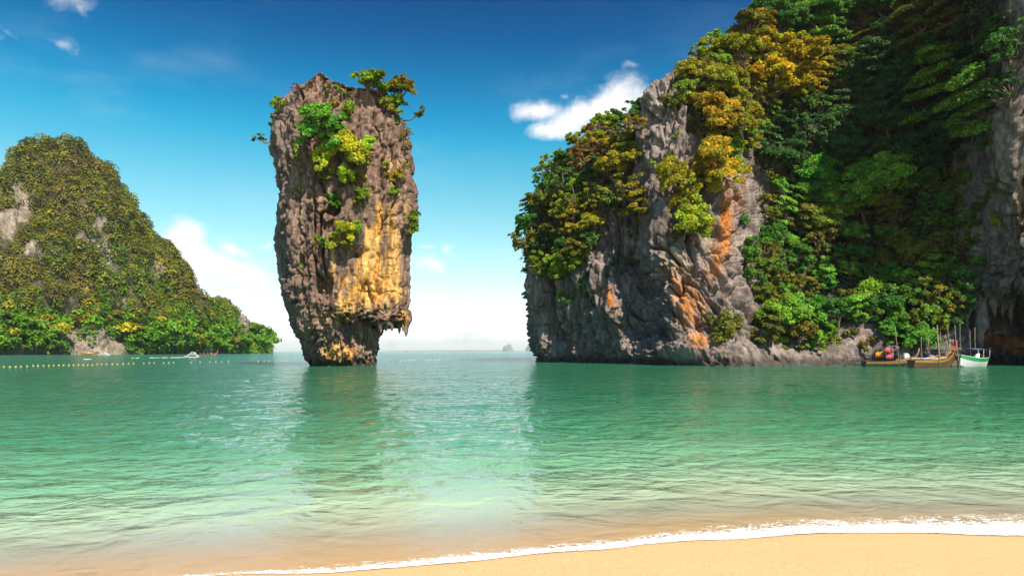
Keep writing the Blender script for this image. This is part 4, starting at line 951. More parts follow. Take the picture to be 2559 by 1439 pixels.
bare = blobs(V, [(52, 515, 22, 44, .1, 1.1), (20, 560, 26, 36, 0, .9), (20, 610, 26, 40, 0, .5), (222, 862, 64, 34, 0, 1.5), (190, 832, 34, 30, .5, 1.1), (270, 868, 36, 22, 0, 1.2), (262, 640, 16, 46, .15, .95), (215, 600, 26, 22, 0, .7), (276, 690, 10, 26, 0, .8), (388, 690, 12, 40, -.1, .85), (240, 570, 20, 16, 0, .6), (612, 815, 18, 50, .12, 1.6), (612, 770, 16, 16, 0, 1), (572, 762, 12, 14, 0, .6), (320, 720, 10, 20, 0, .5), (303, 760, 8, 24, 0, .6), (80, 640, 40, 50, 0, .45), (660, 850, 8, 20, 0, .6)])
bare_wide = sstep(bare * 1.35 + .6 * fbm(V * (.10, .10, .04), 3), .30, .55)
bare = sstep(bare * 1.25 + .7 * fbm(V * (.10, .10, .04), 3), .26, .6)
front = 1 - sstep(V[:, 1], 395, 420) * (gx < 430)
dis = 9.0 * fbm(V * (.035, .035, .03), 4) + 8.0 * (ridged(V * (.06, .06, .02) + 3, 3) - .6) + 2.6 * bare * (ridged(V * (.2, .2, .04), 4) - .6) * 2
V = V + Nf * dis[:, None] * sstep(V[:, 2], -1, 5)[:, None]
n1 = fbm(V * (.16, .16, .04), 4); n2 = fbm(V * (.4, .4, .06) + 8, 3)
c = np.array((.33, .27, .21)) + n1[:, None] * .22; st_ = sstep(n2, -.05, .3)[:, None] * .75; c = c * (1 - st_) + np.array((.15, .13, .12)) * st_
oc_ = sstep(n1, .2, .5)[:, None] * .4; c = c * (1 - oc_) + np.array((.42, .28, .14)) * oc_
so = (1 - bare)[:, None] * .8; c = c * (1 - so) + np.array((.06, .055, .03)) * so
nu2, nv2 = A.shape[:2]
ISL = rock_material('limestone_island', .30, 4.0)
island = props(link('island', mesh_np('island', V, grid_faces(nu2, nv2), ISL, True, np.clip(c, .03, .7))), 'steep jungle covered limestone island with pale bare patches behind the left water', 'island')
G = V.reshape(nu2, nv2, 3); q4 = G[:-1, :-1].reshape(-1, 3)
ar = np.linalg.norm(np.cross(G[1:, :-1] - G[:-1, :-1], G[:-1, 1:] - G[:-1, :-1]), axis=2).ravel()
cellb = bare_wide.reshape(nu2, nv2)[:-1, :-1].ravel(); jj = np.tile(np.arange(nv2 - 1), nu2 - 1)
vis_ = (jj < sum([2, 10, 24, 34, 36, 36, 24]) + 8) & (q4[:, 2] > .5) & (np.repeat(np.arange(nu2 - 1), nv2 - 1) > 18)
pr = ar * vis_ * (1 - .96 * cellb) / (q4[:, 1] / 300) ** 1.3; pr /= pr.sum()
r_ = np.random.default_rng(21)
NCR = 3600
pick = r_.choice(len(pr), NCR, p=pr)
ii = pick // (nv2 - 1); jx = pick % (nv2 - 1); fu, fv = r_.random((2, NCR, 1))
pos = (G[ii, jx] * (1 - fu) + G[np.minimum(ii + 1, nu2 - 1), jx] * fu) * (1 - fv) + (G[ii, jx + 1] * (1 - fu) + G[np.minimum(ii + 1, nu2 - 1), jx + 1] * fu) * fv
hn = np.clip(pos[:, 2] / 100, 0, 1)
zone = fbm(pos * (.03, .03, .03) + 3, 3); z2 = fbm(pos * .1 + 9, 2)
lowg = np.array((.12, .27, .014)); goldg = np.array((.25, .235, .015)); dkg = np.array((.055, .105, .02)); brn = np.array((.20, .14, .055)); yel = np.array((.34, .29, .015))
t1 = sstep(hn + .5 * zone, .12, .5)[:, None]
colr = lowg * (1 - t1) + (goldg * .55 + dkg * .45) * t1
bsel = sstep(zone + .3 * z2, .12, .35)[:, None] * t1; colr = colr * (1 - bsel * .7) + brn * bsel * .7
dsel = sstep(-zone + .3 * z2, .08, .3)[:, None]; colr = colr * (1 - dsel * .6) + dkg * dsel * .6
ysel = (r_.random(NCR) < .16)[:, None] * (1 - .6 * hn[:, None]); colr = colr * (1 - ysel) + yel * ysel
colr = colr * r_.uniform(.5, 1.5, (NCR, 1)) * np.array((1, 1, 1))
crad = r_.uniform(1.5, 4.0, NCR) * (1 + .35 * (hn < .12)) * np.clip(pos[:, 1] / 340, .9, 1.4)
# the 150 shore trees stand out one by one, the rest is one mass of forest
order = np.argsort(-(crad / pos[:, 1]) * ((hn < .16) * 1.0 + .2)); keep = np.zeros(NCR, bool)
got = []
for k in order:
    sp_ = proj(pos[k:k + 1]); s_ = (float(sp_[0][0]), float(sp_[1][0]))
    if s_[0] < 4 or hn[k] > .16 or s_[1] > 884 or (150 < s_[0] < 298 and s_[1] > 826) or (596 < s_[0] < 628): continue
    if all((s_[0] - g[0]) ** 2 + (s_[1] - g[1]) ** 2 > 13 ** 2 for g in got): got.append(s_ + (k,)); keep[k] = True
    if len(got) >= 150: break
crowns = []
for v in range(6):
    rr_ = np.random.default_rng(900 + v); cl_p, cl_n, cl_t = [], [], []
    for q in range(9):
        a = rr_.uniform(0, 6.28); z = rr_.uniform(-.3, 1); qq = math.sqrt(max(0, 1 - z * z)) * .75
        p_, n_ = clump_leaves(np.array((math.cos(a) * qq, math.sin(a) * qq, .55 + z * .6)), rr_.uniform(.32, .5), 46, rr_, .1, .6)
        cl_p.append(p_); cl_n.append(n_); cl_t.append(np.full((46, 3), rr_.uniform(.7, 1.25)) * rr_.uniform(.75, 1.25, (46, 1)))
    Vv, Ff = leaf_quads(np.vstack(cl_p), np.vstack(cl_n), np.full(9 * 46, .15), rr_)
    tb = MB().tube([(0, 0, -.5), (.03, 0, .2), (0, .03, .6)], [.09, .07, .05], 5)
    crowns.append((mesh_np('crown', Vv, Ff, LEAF, False, np.repeat(np.vstack(cl_t), 4, 0)), tb.mesh('trunk', BARK, True)))
SLOT = [(0, 45, 'at the left frame edge'), (45, 90, 'just in from the left frame edge'), (90, 150, 'left of the pale shore cliff'), (150, 200, 'above the left part of the pale shore cliff'), (200, 250, 'above the yellow boat'), (250, 300, 'above the right end of the pale shore cliff'), (300, 360, 'just right of the pale shore cliff'), (360, 420, 'above the white wake'), (420, 470, 'left of the tour boat spray'), (470, 505, 'above the tour boat spray'), (505, 550, 'behind the tour boat'), (550, 590, 'right of the tour boat'), (590, 635, 'by the pale rock near the tip'), (635, 700, 'on the low tip')]
for (a, b, k) in got:
    cm, tm = crowns[k % 6]; cn = colr[k]
    nm = 'golden' if cn[0] > cn[1] * 1.02 else 'dark green' if cn[1] < .085 else 'green' if cn[0] < .09 else 'olive'
    sl = next((s[2] for s in SLOT if s[0] <= a < s[1]), 'on the low tip'); hi = 'at the waterline' if b > 862 else 'low' if b > 835 else 'higher'
    nm = ('large ' if crad[k] > 4.3 else 'small ' if crad[k] < 3.2 else '') + nm
    o = empty('tree', pos[k] - np.array((0, 0, .2)), f'{nm} island tree {hi} {sl}', 'tree', 'trees on the left island shore', r_.uniform(0, 6.28))
    s_ = crad[k] * 1.25; o.scale = (s_, s_, s_)
    c_ = link('crown', cm, o); c_.color = (*[float(v) for v in cn * 1.1], 1); link('trunk', tm, o)
rest = ~keep
pr_, cr_, co_ = pos[rest], crad[rest], colr[rest]
nrm_ = np.tile(np.array((.25, -.45, .85)), (len(pr_), 1))
per = 74
d = unit(r_.normal(size=(len(pr_), per, 3)) + nrm_[:, None] * .9); rad = cr_[:, None] * r_.uniform(.55, 1.0, (len(pr_), per)) ** .6
Pp = pr_[:, None] + d * rad[..., None] * np.array((1, 1, 1.0)) + np.array((0, 0, .6))
Nn = unit(d * .7 + np.array((0, 0, .4)) + r_.normal(size=d.shape) * .22); Cc = co_[:, None] * r_.uniform(.8, 1.2, (len(pr_), per))[..., None]
Vv, Ff = leaf_quads(Pp.reshape(-1, 3), Nn.reshape(-1, 3), np.repeat(cr_ * .165, per), r_, .7)
props(link('forest', mesh_np('forest', Vv, Ff, LEAFV, False, np.repeat(Cc.reshape(-1, 3), 4, 0))), 'dense olive and green jungle canopy clothing the left island', 'forest', None, 'stuff')
# ------------------------------------------------------------------ far islets on the horizon
def islet(px0, px1, tops, Y0, label):
    n = len(tops); xs = np.linspace((px0 - CX) / F * Y0, (px1 - CX) / F * Y0, n); wd = xs[-1] - xs[0]
    prof = np.array([(HOR - t_) / F * Y0 for t_ in tops])
    xu = np.linspace(xs[0], xs[-1], 70); hu = np.interp(xu, xs, prof) + CH
    s_ = np.linspace(-1, 1, 25); sh = np.clip(1 - np.abs(s_) ** 2.6, 0, 1)
    Gx = np.repeat(xu[:, None], 25, 1); half = wd * .4 * np.sqrt(np.clip(1 - ((xu - xu.mean()) / (wd * .52)) ** 2, .02, 1))
    Gy = Y0 + s_[None] * half[:, None]; Gz = hu[:, None] * sh[None] - 2
    V = np.stack([Gx, Gy, Gz], -1).reshape(-1, 3); V[:, 2] *= 1 + .16 * fbm(V * (.02, .02, .02), 4)
    V[:, 2] = np.where(V[:, 2] < .5, -2, V[:, 2])
    n_ = fbm(V * (.03, .03, .01), 3)
    c = np.array((.26, .27, .23)) + np.clip(n_, 0, 1)[:, None] * .3  # rock coloured pale, putting part of the haze into the colour
    return props(link('islet', mesh_np('islet', V, grid_faces(70, 25), ISL, True, np.clip(c, .03, .6))), label, 'islet')
islet(1255, 1284, [876, 866, 862, 864, 860, 858, 861, 868, 876], 9200, 'faint grey double humped islet far out on the horizon')
islet(1312, 1342, [876, 868, 860, 855, 851, 853, 860, 866, 870], 7600, 'faint grey peaked islet half hidden behind the cliff end')
islet(940, 1320, [876.6, 876.0, 875.3, 875.6, 874.9, 875.0, 874.3, 875.2, 874.8, 875.8, 876.6], 10000, 'long low hazy shore on the horizon between the two rocks')
# ------------------------------------------------------------------ boats
WOODB = paint('brown_hull_paint', (.15, .075, .04), .55, .5); WOODL = paint('weathered_wood', (.30, .22, .15), .8, .5); YEL = paint('yellow_paint', (.55, .29, .025), .5, .25)
DKG = paint('dark_green_paint', (.02, .07, .05), .5, .3); WHT = paint('white_paint', (.72, .74, .76), .4, .15); GRN = paint('green_paint', (.02, .36, .10), .45, .12)
BLU = paint('blue_canvas', (.07, .10, .22), .8, .2); PUR = paint('purple_canvas', (.16, .12, .42), .8, .2); REDC = paint('red_cloth', (.75, .03, .015), .8, .05); ORG = paint('orange_paint', (.72, .24, .04), .6, .1)
IRON = paint('dark_metal', (.05, .05, .055), .5, .3, .3); GLS, t, b, o = mat('windscreen_glass'); b.inputs['Base Color'].default_value = (.05, .07, .09, 1); b.inputs['Roughness'].default_value = .3
SKIN = paint('skin', (.36, .20, .13), .6, 0); BUOY = paint('yellow_buoy', (.62, .52, .10), .5, .15); BUOYW = paint('pale_buoy', (.85, .84, .74), .5, .15); PINK = paint('pink_cloth', (.55, .10, .14), .8, .1)
FOAM, t, b, o = mat('foam'); b.inputs['Base Color'].default_value = (.86, .87, .87, 1); b.inputs['Roughness'].default_value = .9
POLE, t, b, o = mat('bamboo_pole'); co = t.n('ShaderNodeTexCoord').outputs['Object']; nn = t.noise(t.vmath('MULTIPLY', co, (2, 2, 1)), 2.5, 5, .6)
t.put(b.inputs['Base Color'], t.ramp(nn, [(.3, (.12, .10, .08)), (.7, (.36, .31, .25))])); b.inputs['Roughness'].default_value = .85
def hull_fn(L, Bm, sheer0, bow_rise, stem, deep):
    def f(t_, s_):
        b_ = Bm / 2 * np.clip(.62 + .38 * np.sin(np.clip(t_ / .55, 0, 1) * math.pi / 2), 0, 1) * np.clip(1 - np.clip((t_ - .45) / .55, 0, 1) ** 2.1, .03, 1)
        sh = sheer0 + .14 * np.clip(.3 - t_, 0, 1) + bow_rise * np.clip((t_ - .42) / .58, 0, 1) ** 2.3
        kl = -deep + (bow_rise * .78 + deep) * np.clip((t_ - stem) / (1 - stem), 0, 1) ** 2.0
        y = b_ * s_ ** .5; z = kl + (sh - kl) * s_ ** 1.25
        return y, z
    return f
def longtail(name, loc, yaw, L, Bm, label, group, hullm, stripem, gunm, prowm, sheer=.62, rise=1.0, canopy=None, ribbon=True, engine=True, balusters=False):
    o = empty(name, loc, label, 'boat', group, yaw); f = hull_fn(L, Bm, sheer, rise, .72, .28)
    ts = np.linspace(0, 1, 44)
    def band(s0, s1, off, n=6):
        g = []
        for sg in (1, -1):
            ss = np.linspace(s0, s1, n); T_, S_ = np.meshgrid(ts, ss, indexing='ij'); y, z = f(T_, S_)
            g.append(np.stack([T_ * L - L / 2, sg * (y + off), z], -1))
        return g
    for k, (a, b_) in enumerate([(0, .42), (.40, .62), (.60, .80)]):                # three planks of each side
        for side in band(a, b_, .012 * k): MB().loft(side).build('strake', hullm, o, True)
    for side in band(.84, .95, .035, 3): MB().loft(side).build('stripe', stripem, o, True)
    m = MB()
    for sg in (1, -1):
        y, z = f(ts, np.ones(44)); m.tube(np.stack([ts * L - L / 2, sg * (y + .02), z], 1), .045, 6)
    m.build('gunwale', gunm, o, True)
    y, z = f(ts[:38], np.full(38, .42)); MB().loft(np.stack([np.stack([ts[:38] * L - L / 2, sg * y * .98, z], 1) for sg in (-1, 1)], 1)).build('floor', WOODL, o)
    y0, z0 = f(np.zeros(8), np.linspace(0, 1, 8)); MB().loft(np.stack([np.stack([np.full(8, -L / 2), sg * y0, z0], 1) for sg in (-1, 1)], 1)).build('transom', hullm, o)
    for q in (.16, .32, .48, .64):
        y, z = f(np.array([q]), np.array([.86])); MB().box((q * L - L / 2, 0, float(z[0]) - .02), (.26, 2 * float(y[0]), .04)).build('thwart', WOODL, o)
    zt = sheer + rise
    MB().tube([(L * .44, 0, zt * .55), (L * .49, 0, zt * .95), (L * .525, 0, zt + .35), (L * .535, 0, zt + .75)], [.10, .10, .085, .06], 8).build('prow', prowm, o, True)
    if ribbon:
        mb = MB()
        for q in range(3): mb.tube([(L * .515 + .02 * q, -.03 + .03 * q, zt + .12 + .16 * q), (L * .53, .03, zt + .30 + .16 * q)], [.15, .12], 8)
        for q in range(5): mb.tube([(L * .515, .05 * (q - 2), zt + .2), (L * .50 - .05 * q, .07 * (q - 2), zt - .15), (L * .47 - .05 * q, .09 * (q - 2), zt - .45)], [.05, .06, .03], 5)
        mb.build('ribbon', REDC, o, True)
    if engine:
        e = MB().box((-L / 2 + .35, 0, sheer + .42), (.55, .42, .38)).ball((-L / 2 + .15, 0, sheer + .45), .2).build('engine', IRON, o)
        MB().tube([(-L / 2 + .2, 0, sheer + .45), (-L / 2 - 1.2, .05, sheer + .0), (-L / 2 - 3.0, .1, -.12)], [.05, .045, .035], 6).build('shaft', IRON, e)
        MB().tube([(-L / 2 + .5, 0, sheer + .5), (-L / 2 + 1.4, .1, sheer + .7)], [.03, .025], 5).build('tiller', IRON, e)
        pr_ = MB()
        for q in range(3): pr_.box((-L / 2 - 3.02, .1 + .1 * math.cos(q * 2.1), -.12 + .1 * math.sin(q * 2.1)), (.03, .12, .10))
        pr_.build('propeller', IRON, e)
    if balusters:
        for sg in (1, -1):
            y, z = f(ts[6:30], np.ones(24)); m = MB().tube(np.stack([ts[6:30] * L - L / 2, sg * y * .98, z + .22], 1), .025, 5); m.build('rail', WHT, o)
            m = MB()
            for q in np.linspace(.15, .66, 22):
                y, z = f(np.array([q]), np.array([1.0])); m.tube([(q * L - L / 2, sg * float(y[0]) * .98, float(z[0])), (q * L - L / 2, sg * float(y[0]) * .98, float(z[0]) + .22)], .018, 4)
            m.build('baluster', WHT, o)
    if canopy:
        g = []
        for x in np.linspace(-L * .32, L * .20, 14): g.append([(x, Bm * .5 * v, sheer + 1.45 - .16 * abs(v) ** 2) for v in np.linspace(-1, 1, 9)])
        c = MB().loft(g); c.loft(np.array(g) + (0, 0, .04)); cp = c.build('canopy', canopy, o, True)
        for x in (-L * .30, -L * .05, L * .18):
            for sg in (1, -1): MB().tube([(x, sg * Bm * .42, sheer - .1), (x, sg * Bm * .46, sheer + 1.34)], .025, 5).build('canopy_post', WOODL, cp)
    return o
GB = 'longtail boats moored under the cliff'
def moored(pxx, pyy): return seaP(pxx, pyy)
p_ = seaP(2345, 918); A1 = longtail('longtail_boat', (p_.x, p_.y + .8, -.05), R(27), 7.6, 1.5, 'brown longtail boat with a yellow stripe and red cloth on its raised prow', GB, WOODB, YEL, WOODB, REDC, .80, 1.35, None, True, False, True)
p_ = seaP(2262, 917); A2 = longtail('longtail_boat', (p_.x - .2, p_.y + 2.4, -.06), R(10), 6.6, 1.4, 'dark green longtail boat with a bright yellow gunwale and a long engine shaft', GB, DKG, YEL, WOODB, WOODL, .58, .75, None, False, True)
p_ = seaP(2335, 913); A3 = longtail('longtail_boat', (p_.x, p_.y + 3.2, -.05), R(14), 7.4, 1.5, 'longtail boat with a purple cover behind the brown one', GB, WOODB, YEL, WOODL, WOODL, .74, 1.1, None, False, False)
g = [[(x, .62 * v, .95 + .22 * (1 - v * v) + .05 * math.sin(x * 3) + .10 * max(0, x)) for v in np.linspace(-1, 1, 9)] for x in np.linspace(-2.4, 1.9, 14)]
MB().loft(g).build('cover', PUR, A3, True)
p_ = seaP(2440, 914); A4 = longtail('longtail_boat', (p_.x + .3, p_.y + 4.6, -.05), R(60), 7.0, 1.4, 'longtail boat with an orange prow hidden behind the white motorboat', GB, WOODL, ORG, WOODL, ORG, .6, 1.75, None, False, False)
# white motorboat with a green sheer band and a blue sun roof
p_ = seaP(2444, 917); WB = empty('motorboat', (p_.x + .1, p_.y + 1.2, -.05), 'white motorboat with a green band along its side and a blue canvas roof', 'boat', None, R(214))
f = hull_fn(5.2, 2.1, .98, .36, .62, .35); ts = np.linspace(0, 1, 36)
def mband(s0, s1, off, n, m_, nm):
    mb = MB()
    for sg in (1, -1):
        T_, S_ = np.meshgrid(ts, np.linspace(s0, s1, n), indexing='ij'); y, z = f(T_, S_); mb.loft(np.stack([T_ * 5.2 - 2.6, sg * (y * 1.02 + off), z], -1))
    return mb.build(nm, m_, WB, True)
mband(0, .80, 0, 9, WHT, 'hull'); mband(.80, 1.0, .03, 4, GRN, 'green_band')
m = MB()
for sg in (1, -1):
    y, z = f(ts, np.ones(36)); m.tube(np.stack([ts * 5.2 - 2.6, sg * (y + .03), z + .02], 1), .035, 6)
m.build('gunwale', WHT, WB, True)
y, z = f(ts, np.full(36, .93)); MB().loft(np.stack([np.stack([ts * 5.2 - 2.6, sg * y * .98, z], 1) for sg in (-1, 1)], 1)).build('deck', WHT, WB)
y0, z0 = f(np.zeros(8), np.linspace(0, 1, 8)); MB().loft(np.stack([np.stack([np.full(8, -2.6), sg * y0, z0], 1) for sg in (-1, 1)], 1)).build('transom', WHT, WB)
MB().loft([[(.75 - .25 * abs(v) ** 2 * 2, .85 * v, 1.0), (.45 - .25 * abs(v) ** 2 * 2, .78 * v, 1.48)] for v in np.linspace(-1, 1, 11)]).build('windscreen', GLS, WB)
MB().box((-.2, 0, 1.1), (.5, .9, .5), 0, .85).build('console', WHT, WB)
rf = MB(); g = [[(x, 1.0 * v, 2.02 - .12 * v * v - .03 * (x + .6) ** 2) for v in np.linspace(-1, 1, 9)] for x in np.linspace(-2.3, 1.0, 12)]
rf.loft(g); rf.loft(np.array(g) + (0, 0, .05)); cr_ = rf.build('roof', BLU, WB, True)
for x in (-2.1, -.6, .7):
    for sg in (1, -1): MB().tube([(x, sg * .92, 1.0), (x, sg * .95, 1.93)], .025, 6).build('roof_post', WHT, cr_)
MB().box((-2.75, 0, .95), (.35, .4, .75), 0, .8).build('outboard_motor', IRON, WB)
MB().ball((2.35, -.2, .75), .12, 8, 6, (1, 1, 1.6)).build('fender', ORG, WB, True)
# engine under a white sheet, cloths and a float on the rocks behind
p_ = seaP(2293, 916); q_ = (p_.x, p_.y + 2.2, .62)
mb = MB(); th = np.linspace(0, 2 * math.pi, 18, endpoint=False); zz_ = np.linspace(0, 1, 9)
g = np.array([[((.46 - .16 * h_ + .06 * math.sin(3 * a + 4 * h_)) * math.cos(a), (.36 - .10 * h_) * math.sin(a), h_ * .78 + .05 * math.sin(2 * a)) for h_ in zz_] for a in th]); mb.loft(g, True); mb.ball((0, 0, .72), .30, 12, 7, (1, .85, .45))
sh_ = mb.build('sheet', WHT, None, True, q_); props(sh_, 'white plastic sheet bundled over the engine at the stern of the brown boat', 'sheet')
p_ = seaP(2257, 912)
mb = MB()
for k in range(7): mb.tube([(-.5 + .16 * k, 0, .9 - .04 * k), (-.45 + .16 * k, .05, .5), (-.5 + .17 * k, 0, .1)], [.08, .11, .07], 6)
for (pxx, pyy, m_, nm, lb) in [(2192, 888, ORG, 'net_bundle', 'faded orange net bundle on the rocks left of the boats'), (2218, 893, PINK, 'cloth', 'crumpled pink cloth hung beside the rock left of the first pole'), (2218, 877, PINK, 'cloth', 'smaller pink cloth hanging above the crumpled one')]:
    h, n_ = ray(CLIFF_BVH, pxx, pyy)
    mb = MB(); r2 = random.Random(pxx + pyy)
    for k in range(9):
        a = r2.uniform(0, 6.28); rr_ = r2.uniform(.1, .45); mb.tube([(rr_ * math.cos(a), -.1, .28 + .2 * r2.random()), (rr_ * math.cos(a) * 1.2, -.16, .05), (rr_ * 1.1 * math.cos(a + .4), -.12, -.25)], [.09, .13, .06], 6)
    ob = mb.build(nm, m_, None, True, tuple(h - Vector((0, .25, 0)))); props(ob, lb, nm.replace('_', ' '))
# mooring poles
for k, (b0, b1, t0, t1, r0) in enumerate([(2247, 914, 2237, 815, .05), (2304, 913, 2302, 841, .045), (2327, 913, 2315, 858, .045), (2325, 911, 2319, 843, .05), (2348, 922, 2342, 812, .07), (2351, 911, 2345, 835, .045), (2356, 911, 2350, 830, .045), (2374, 911, 2363, 836, .05), (2378, 911, 2371, 866, .04), (2373, 909, 2368, 812, .04), (2394, 914, 2386, 812, .05), (2397, 921, 2395, 886, .06), (2401, 909, 2399, 810, .035), (2439, 909, 2436, 818, .04), (2426, 909, 2424, 826, .035)]):
    p0 = seaP(b0, max(b1, 916.0 + .35 * (k % 4))); top = Vector(P(t0, t1, p0.y)); v = top - p0
    wh = ['leftmost tall bare pole behind the green boat', 'thin pole behind the white plastic sheet', 'short leaning pole over the purple cover', 'leaning pole just right of the short one', 'thickest pole standing in front of the brown boat', 'slim pole just behind the thickest one', 'slim pole right of the thickest one', 'leaning pole behind the prow of the brown boat', 'short pole between the leaning poles', 'faint tall pole behind the leaning one', 'tall pole beside the red prow', 'stub of a pole between the brown boat and the motorboat', 'faint tall pole right of the red prow', 'grey pole rising behind the blue roof', 'thin grey pole behind the motorboat bow'][k]
    mb = MB().tube([tuple(Vector((0, 0, -.8))), tuple(v * .3 + Vector((.03, 0, 0))), tuple(v * .65 - Vector((.03, 0, 0))), tuple(v)], [r0, r0 * .95, r0 * .85, r0 * .7], 7)
    for q in (.15, .3, .45, .6, .75, .9): c_ = v * q; mb.tube([tuple(c_ - v.normalized() * .03), tuple(c_ + v.normalized() * .03)], r0 * 1.12, 7)
    props(mb.build('mooring_pole', POLE, None, True, p0), wh, 'pole', 'mooring poles among the boats')
for k, (a0, b0, a1, b1, lb) in enumerate([(2312, 871, 2405, 873, 'lower of two rough rails tied level across the poles'), (2323, 867, 2402, 869, 'upper of two rough rails tied level across the poles')]):
    Y0 = seaP(2350, 917).y; v0, v1 = Vector(P(a0, b0, Y0)), Vector(P(a1, b1, Y0)); d = v1 - v0
    props(MB().tube([(0, 0, 0), tuple(d * .35 + Vector((0, 0, .05))), tuple(d * .7 - Vector((0, 0, .04))), tuple(d)], [.05, .045, .045, .035], 6).build('rail', POLE, None, True, v0), lb, 'rail')
# ------------------------------------------------------------------ boats under way, far off on the left
def person(loc, yaw, label, shirt):
    me = bpy.data.meshes.new('person')
    vs = [(0, 0, .02), (0, .02, .25), (0, .03, .48), (0, .02, .62), (0, 0, .76), (.20, .02, .50), (.26, -.12, .28), (.22, -.30, .16), (-.20, .02, .50), (-.26, -.12, .28), (-.22, -.30, .16), (.12, -.38, .06), (.13, -.42, -.34), (-.12, -.38, .06), (-.13, -.42, -.34)]
    es = [(0, 1), (1, 2), (2, 3), (3, 4), (2, 5), (5, 6), (6, 7), (2, 8), (8, 9), (9, 10), (0, 11), (11, 12), (0, 13), (13, 14)]
    me.from_pydata(vs, es, []); me.materials.append(shirt); o = link('person', me, None, loc); o.rotation_euler = (0, 0, yaw)
    md = o.modifiers.new('skin', 'SKIN'); rad = [.16, .15, .16, .06, .11, .07, .05, .04, .07, .05, .04, .09, .06, .09, .06]
    for k, r0 in enumerate(rad): me.skin_vertices[0].data[k].radius = (r0, r0 * .9)
    me.skin_vertices[0].data[0].use_root = True
    o.modifiers.new('sub', 'SUBSURF').levels = 1
    return props(o, label, 'person')
def spray(name, loc, n, rx, rz, label, seed):
    r2 = random.Random(seed); mb = MB()
    for k in range(n):
        u_ = r2.random(); x = -u_ * rx; z = rz * math.sin(min(1, u_ * 1.3) * math.pi) * r2.random() ** .7; mb.ball((x + r2.gauss(0, .12), r2.gauss(0, .35), max(.0, z)), r2.uniform(.05, .15) * (1 - .3 * u_), 6, 5)
    return props(mb.build(name, FOAM, None, True, loc), label, 'spray', None, 'stuff')
def wake(pts, wd, label, seed):
    """streak of broken foam lying on the sea"""
    r2 = np.random.default_rng(seed); mb = MB()
    P0 = [seaP(a, b) for a, b in pts]
    for a, b in zip(P0[:-1], P0[1:]):
        n = max(4, int((b - a).length / .55))
        for k in range(n):
            c = a.lerp(b, (k + r2.random()) / n); mb.ball((c.x + r2.normal() * .1, c.y + r2.normal() * wd, .0), r2.uniform(.12, .34), 7, 5, (1.7, 1.2, .28))
    return props(mb.build('wake', FOAM, None, True), label, 'wake', None, 'stuff')
p_ = seaP(521, 889.6); T1 = longtail('longtail_boat', (p_.x, p_.y, -.05), R(38), 5.6, 1.35, 'longtail tour boat with a dark canopy and passengers speeding right', None, WOODL, WOODB, WOODL, ORG, .55, .8, paint('dark_canvas', (.06, .05, .05), .8, .1), True, True)
for k, (x, lb, sh) in enumerate([(-1.5, 'person in a yellow top seated nearest the stern of the tour boat', YEL), (-.4, 'person in an orange top seated in the middle of the tour boat', ORG), (.7, 'person in a pale top seated towards the prow of the tour boat', WHT)]):
    person((p_.x + math.cos(R(38)) * x, p_.y + math.sin(R(38)) * x, .62), R(38) + math.pi / 2, lb, sh)
spray('spray', (p_.x - 2.6, p_.y - 2.0, .0), 190, 4.6, 1.5, 'white spray thrown up behind the tour boat', 3)
wake([(498, 892), (440, 893.5), (370, 894)], .25, 'white wake trailing left of the tour boat', 4)
wake([(352, 894.4), (326, 894.6)], .2, 'short white streak left of the tour boat wake', 14)
wake([(232, 897.5), (212, 897.8)], .2, 'faint white streak on the water below the yellow boat', 15)
p_ = seaP(222, 887.2); T2 = longtail('longtail_boat', (p_.x, p_.y, -.05), R(176), 7.6, 1.5, 'yellow longtail boat running close under the left island', None, YEL, WOODB, YEL, WOODL, .7, .7, None, False, True)
spray('spray', (p_.x + 8.5, p_.y, 0), 170, 5.5, 1.2, 'white spray behind the yellow boat under the island', 5)
p_ = seaP(597, 882.6); mb = MB(); f = hull_fn(5.5, 1.9, .8, .4, .62, .3); ts2 = np.linspace(0, 1, 16)
SB = empty('speedboat', (p_.x, p_.y, 0), 'tiny white speedboat at the right tip of the left island', 'boat', None, R(20))
for sg in (1, -1):
    T_, S_ = np.meshgrid(ts2, np.linspace(0, 1, 5), indexing='ij'); y, z = f(T_, S_); mb.loft(np.stack([T_ * 5.5 - 2.7, sg * y, z], -1))
mb.build('hull', WHT, SB, True); MB().box((-.3, 0, 1.1), (1.4, 1.2, .7), 0, .75).build('cabin', REDC, SB)
spray('spray', (p_.x + .8, p_.y - 1, 0), 110, 6.0, .8, 'small burst of spray around the tiny speedboat', 8)
p_ = seaP(1020, 879.6); SB2 = empty('speedboat', (p_.x, p_.y, 0), 'white speck of a boat far out right of the pillar', 'boat', None, R(-15))
mb = MB()
for sg in (1, -1):
    y, z = f(T_, S_); mb.loft(np.stack([T_ * 8 - 4, sg * y, z * 1.3], -1))
mb.build('hull', WHT, SB2, True); MB().box((-.3, 0, 1.6), (3, 1.6, 1.2), 0, .75).build('cabin', WHT, SB2)
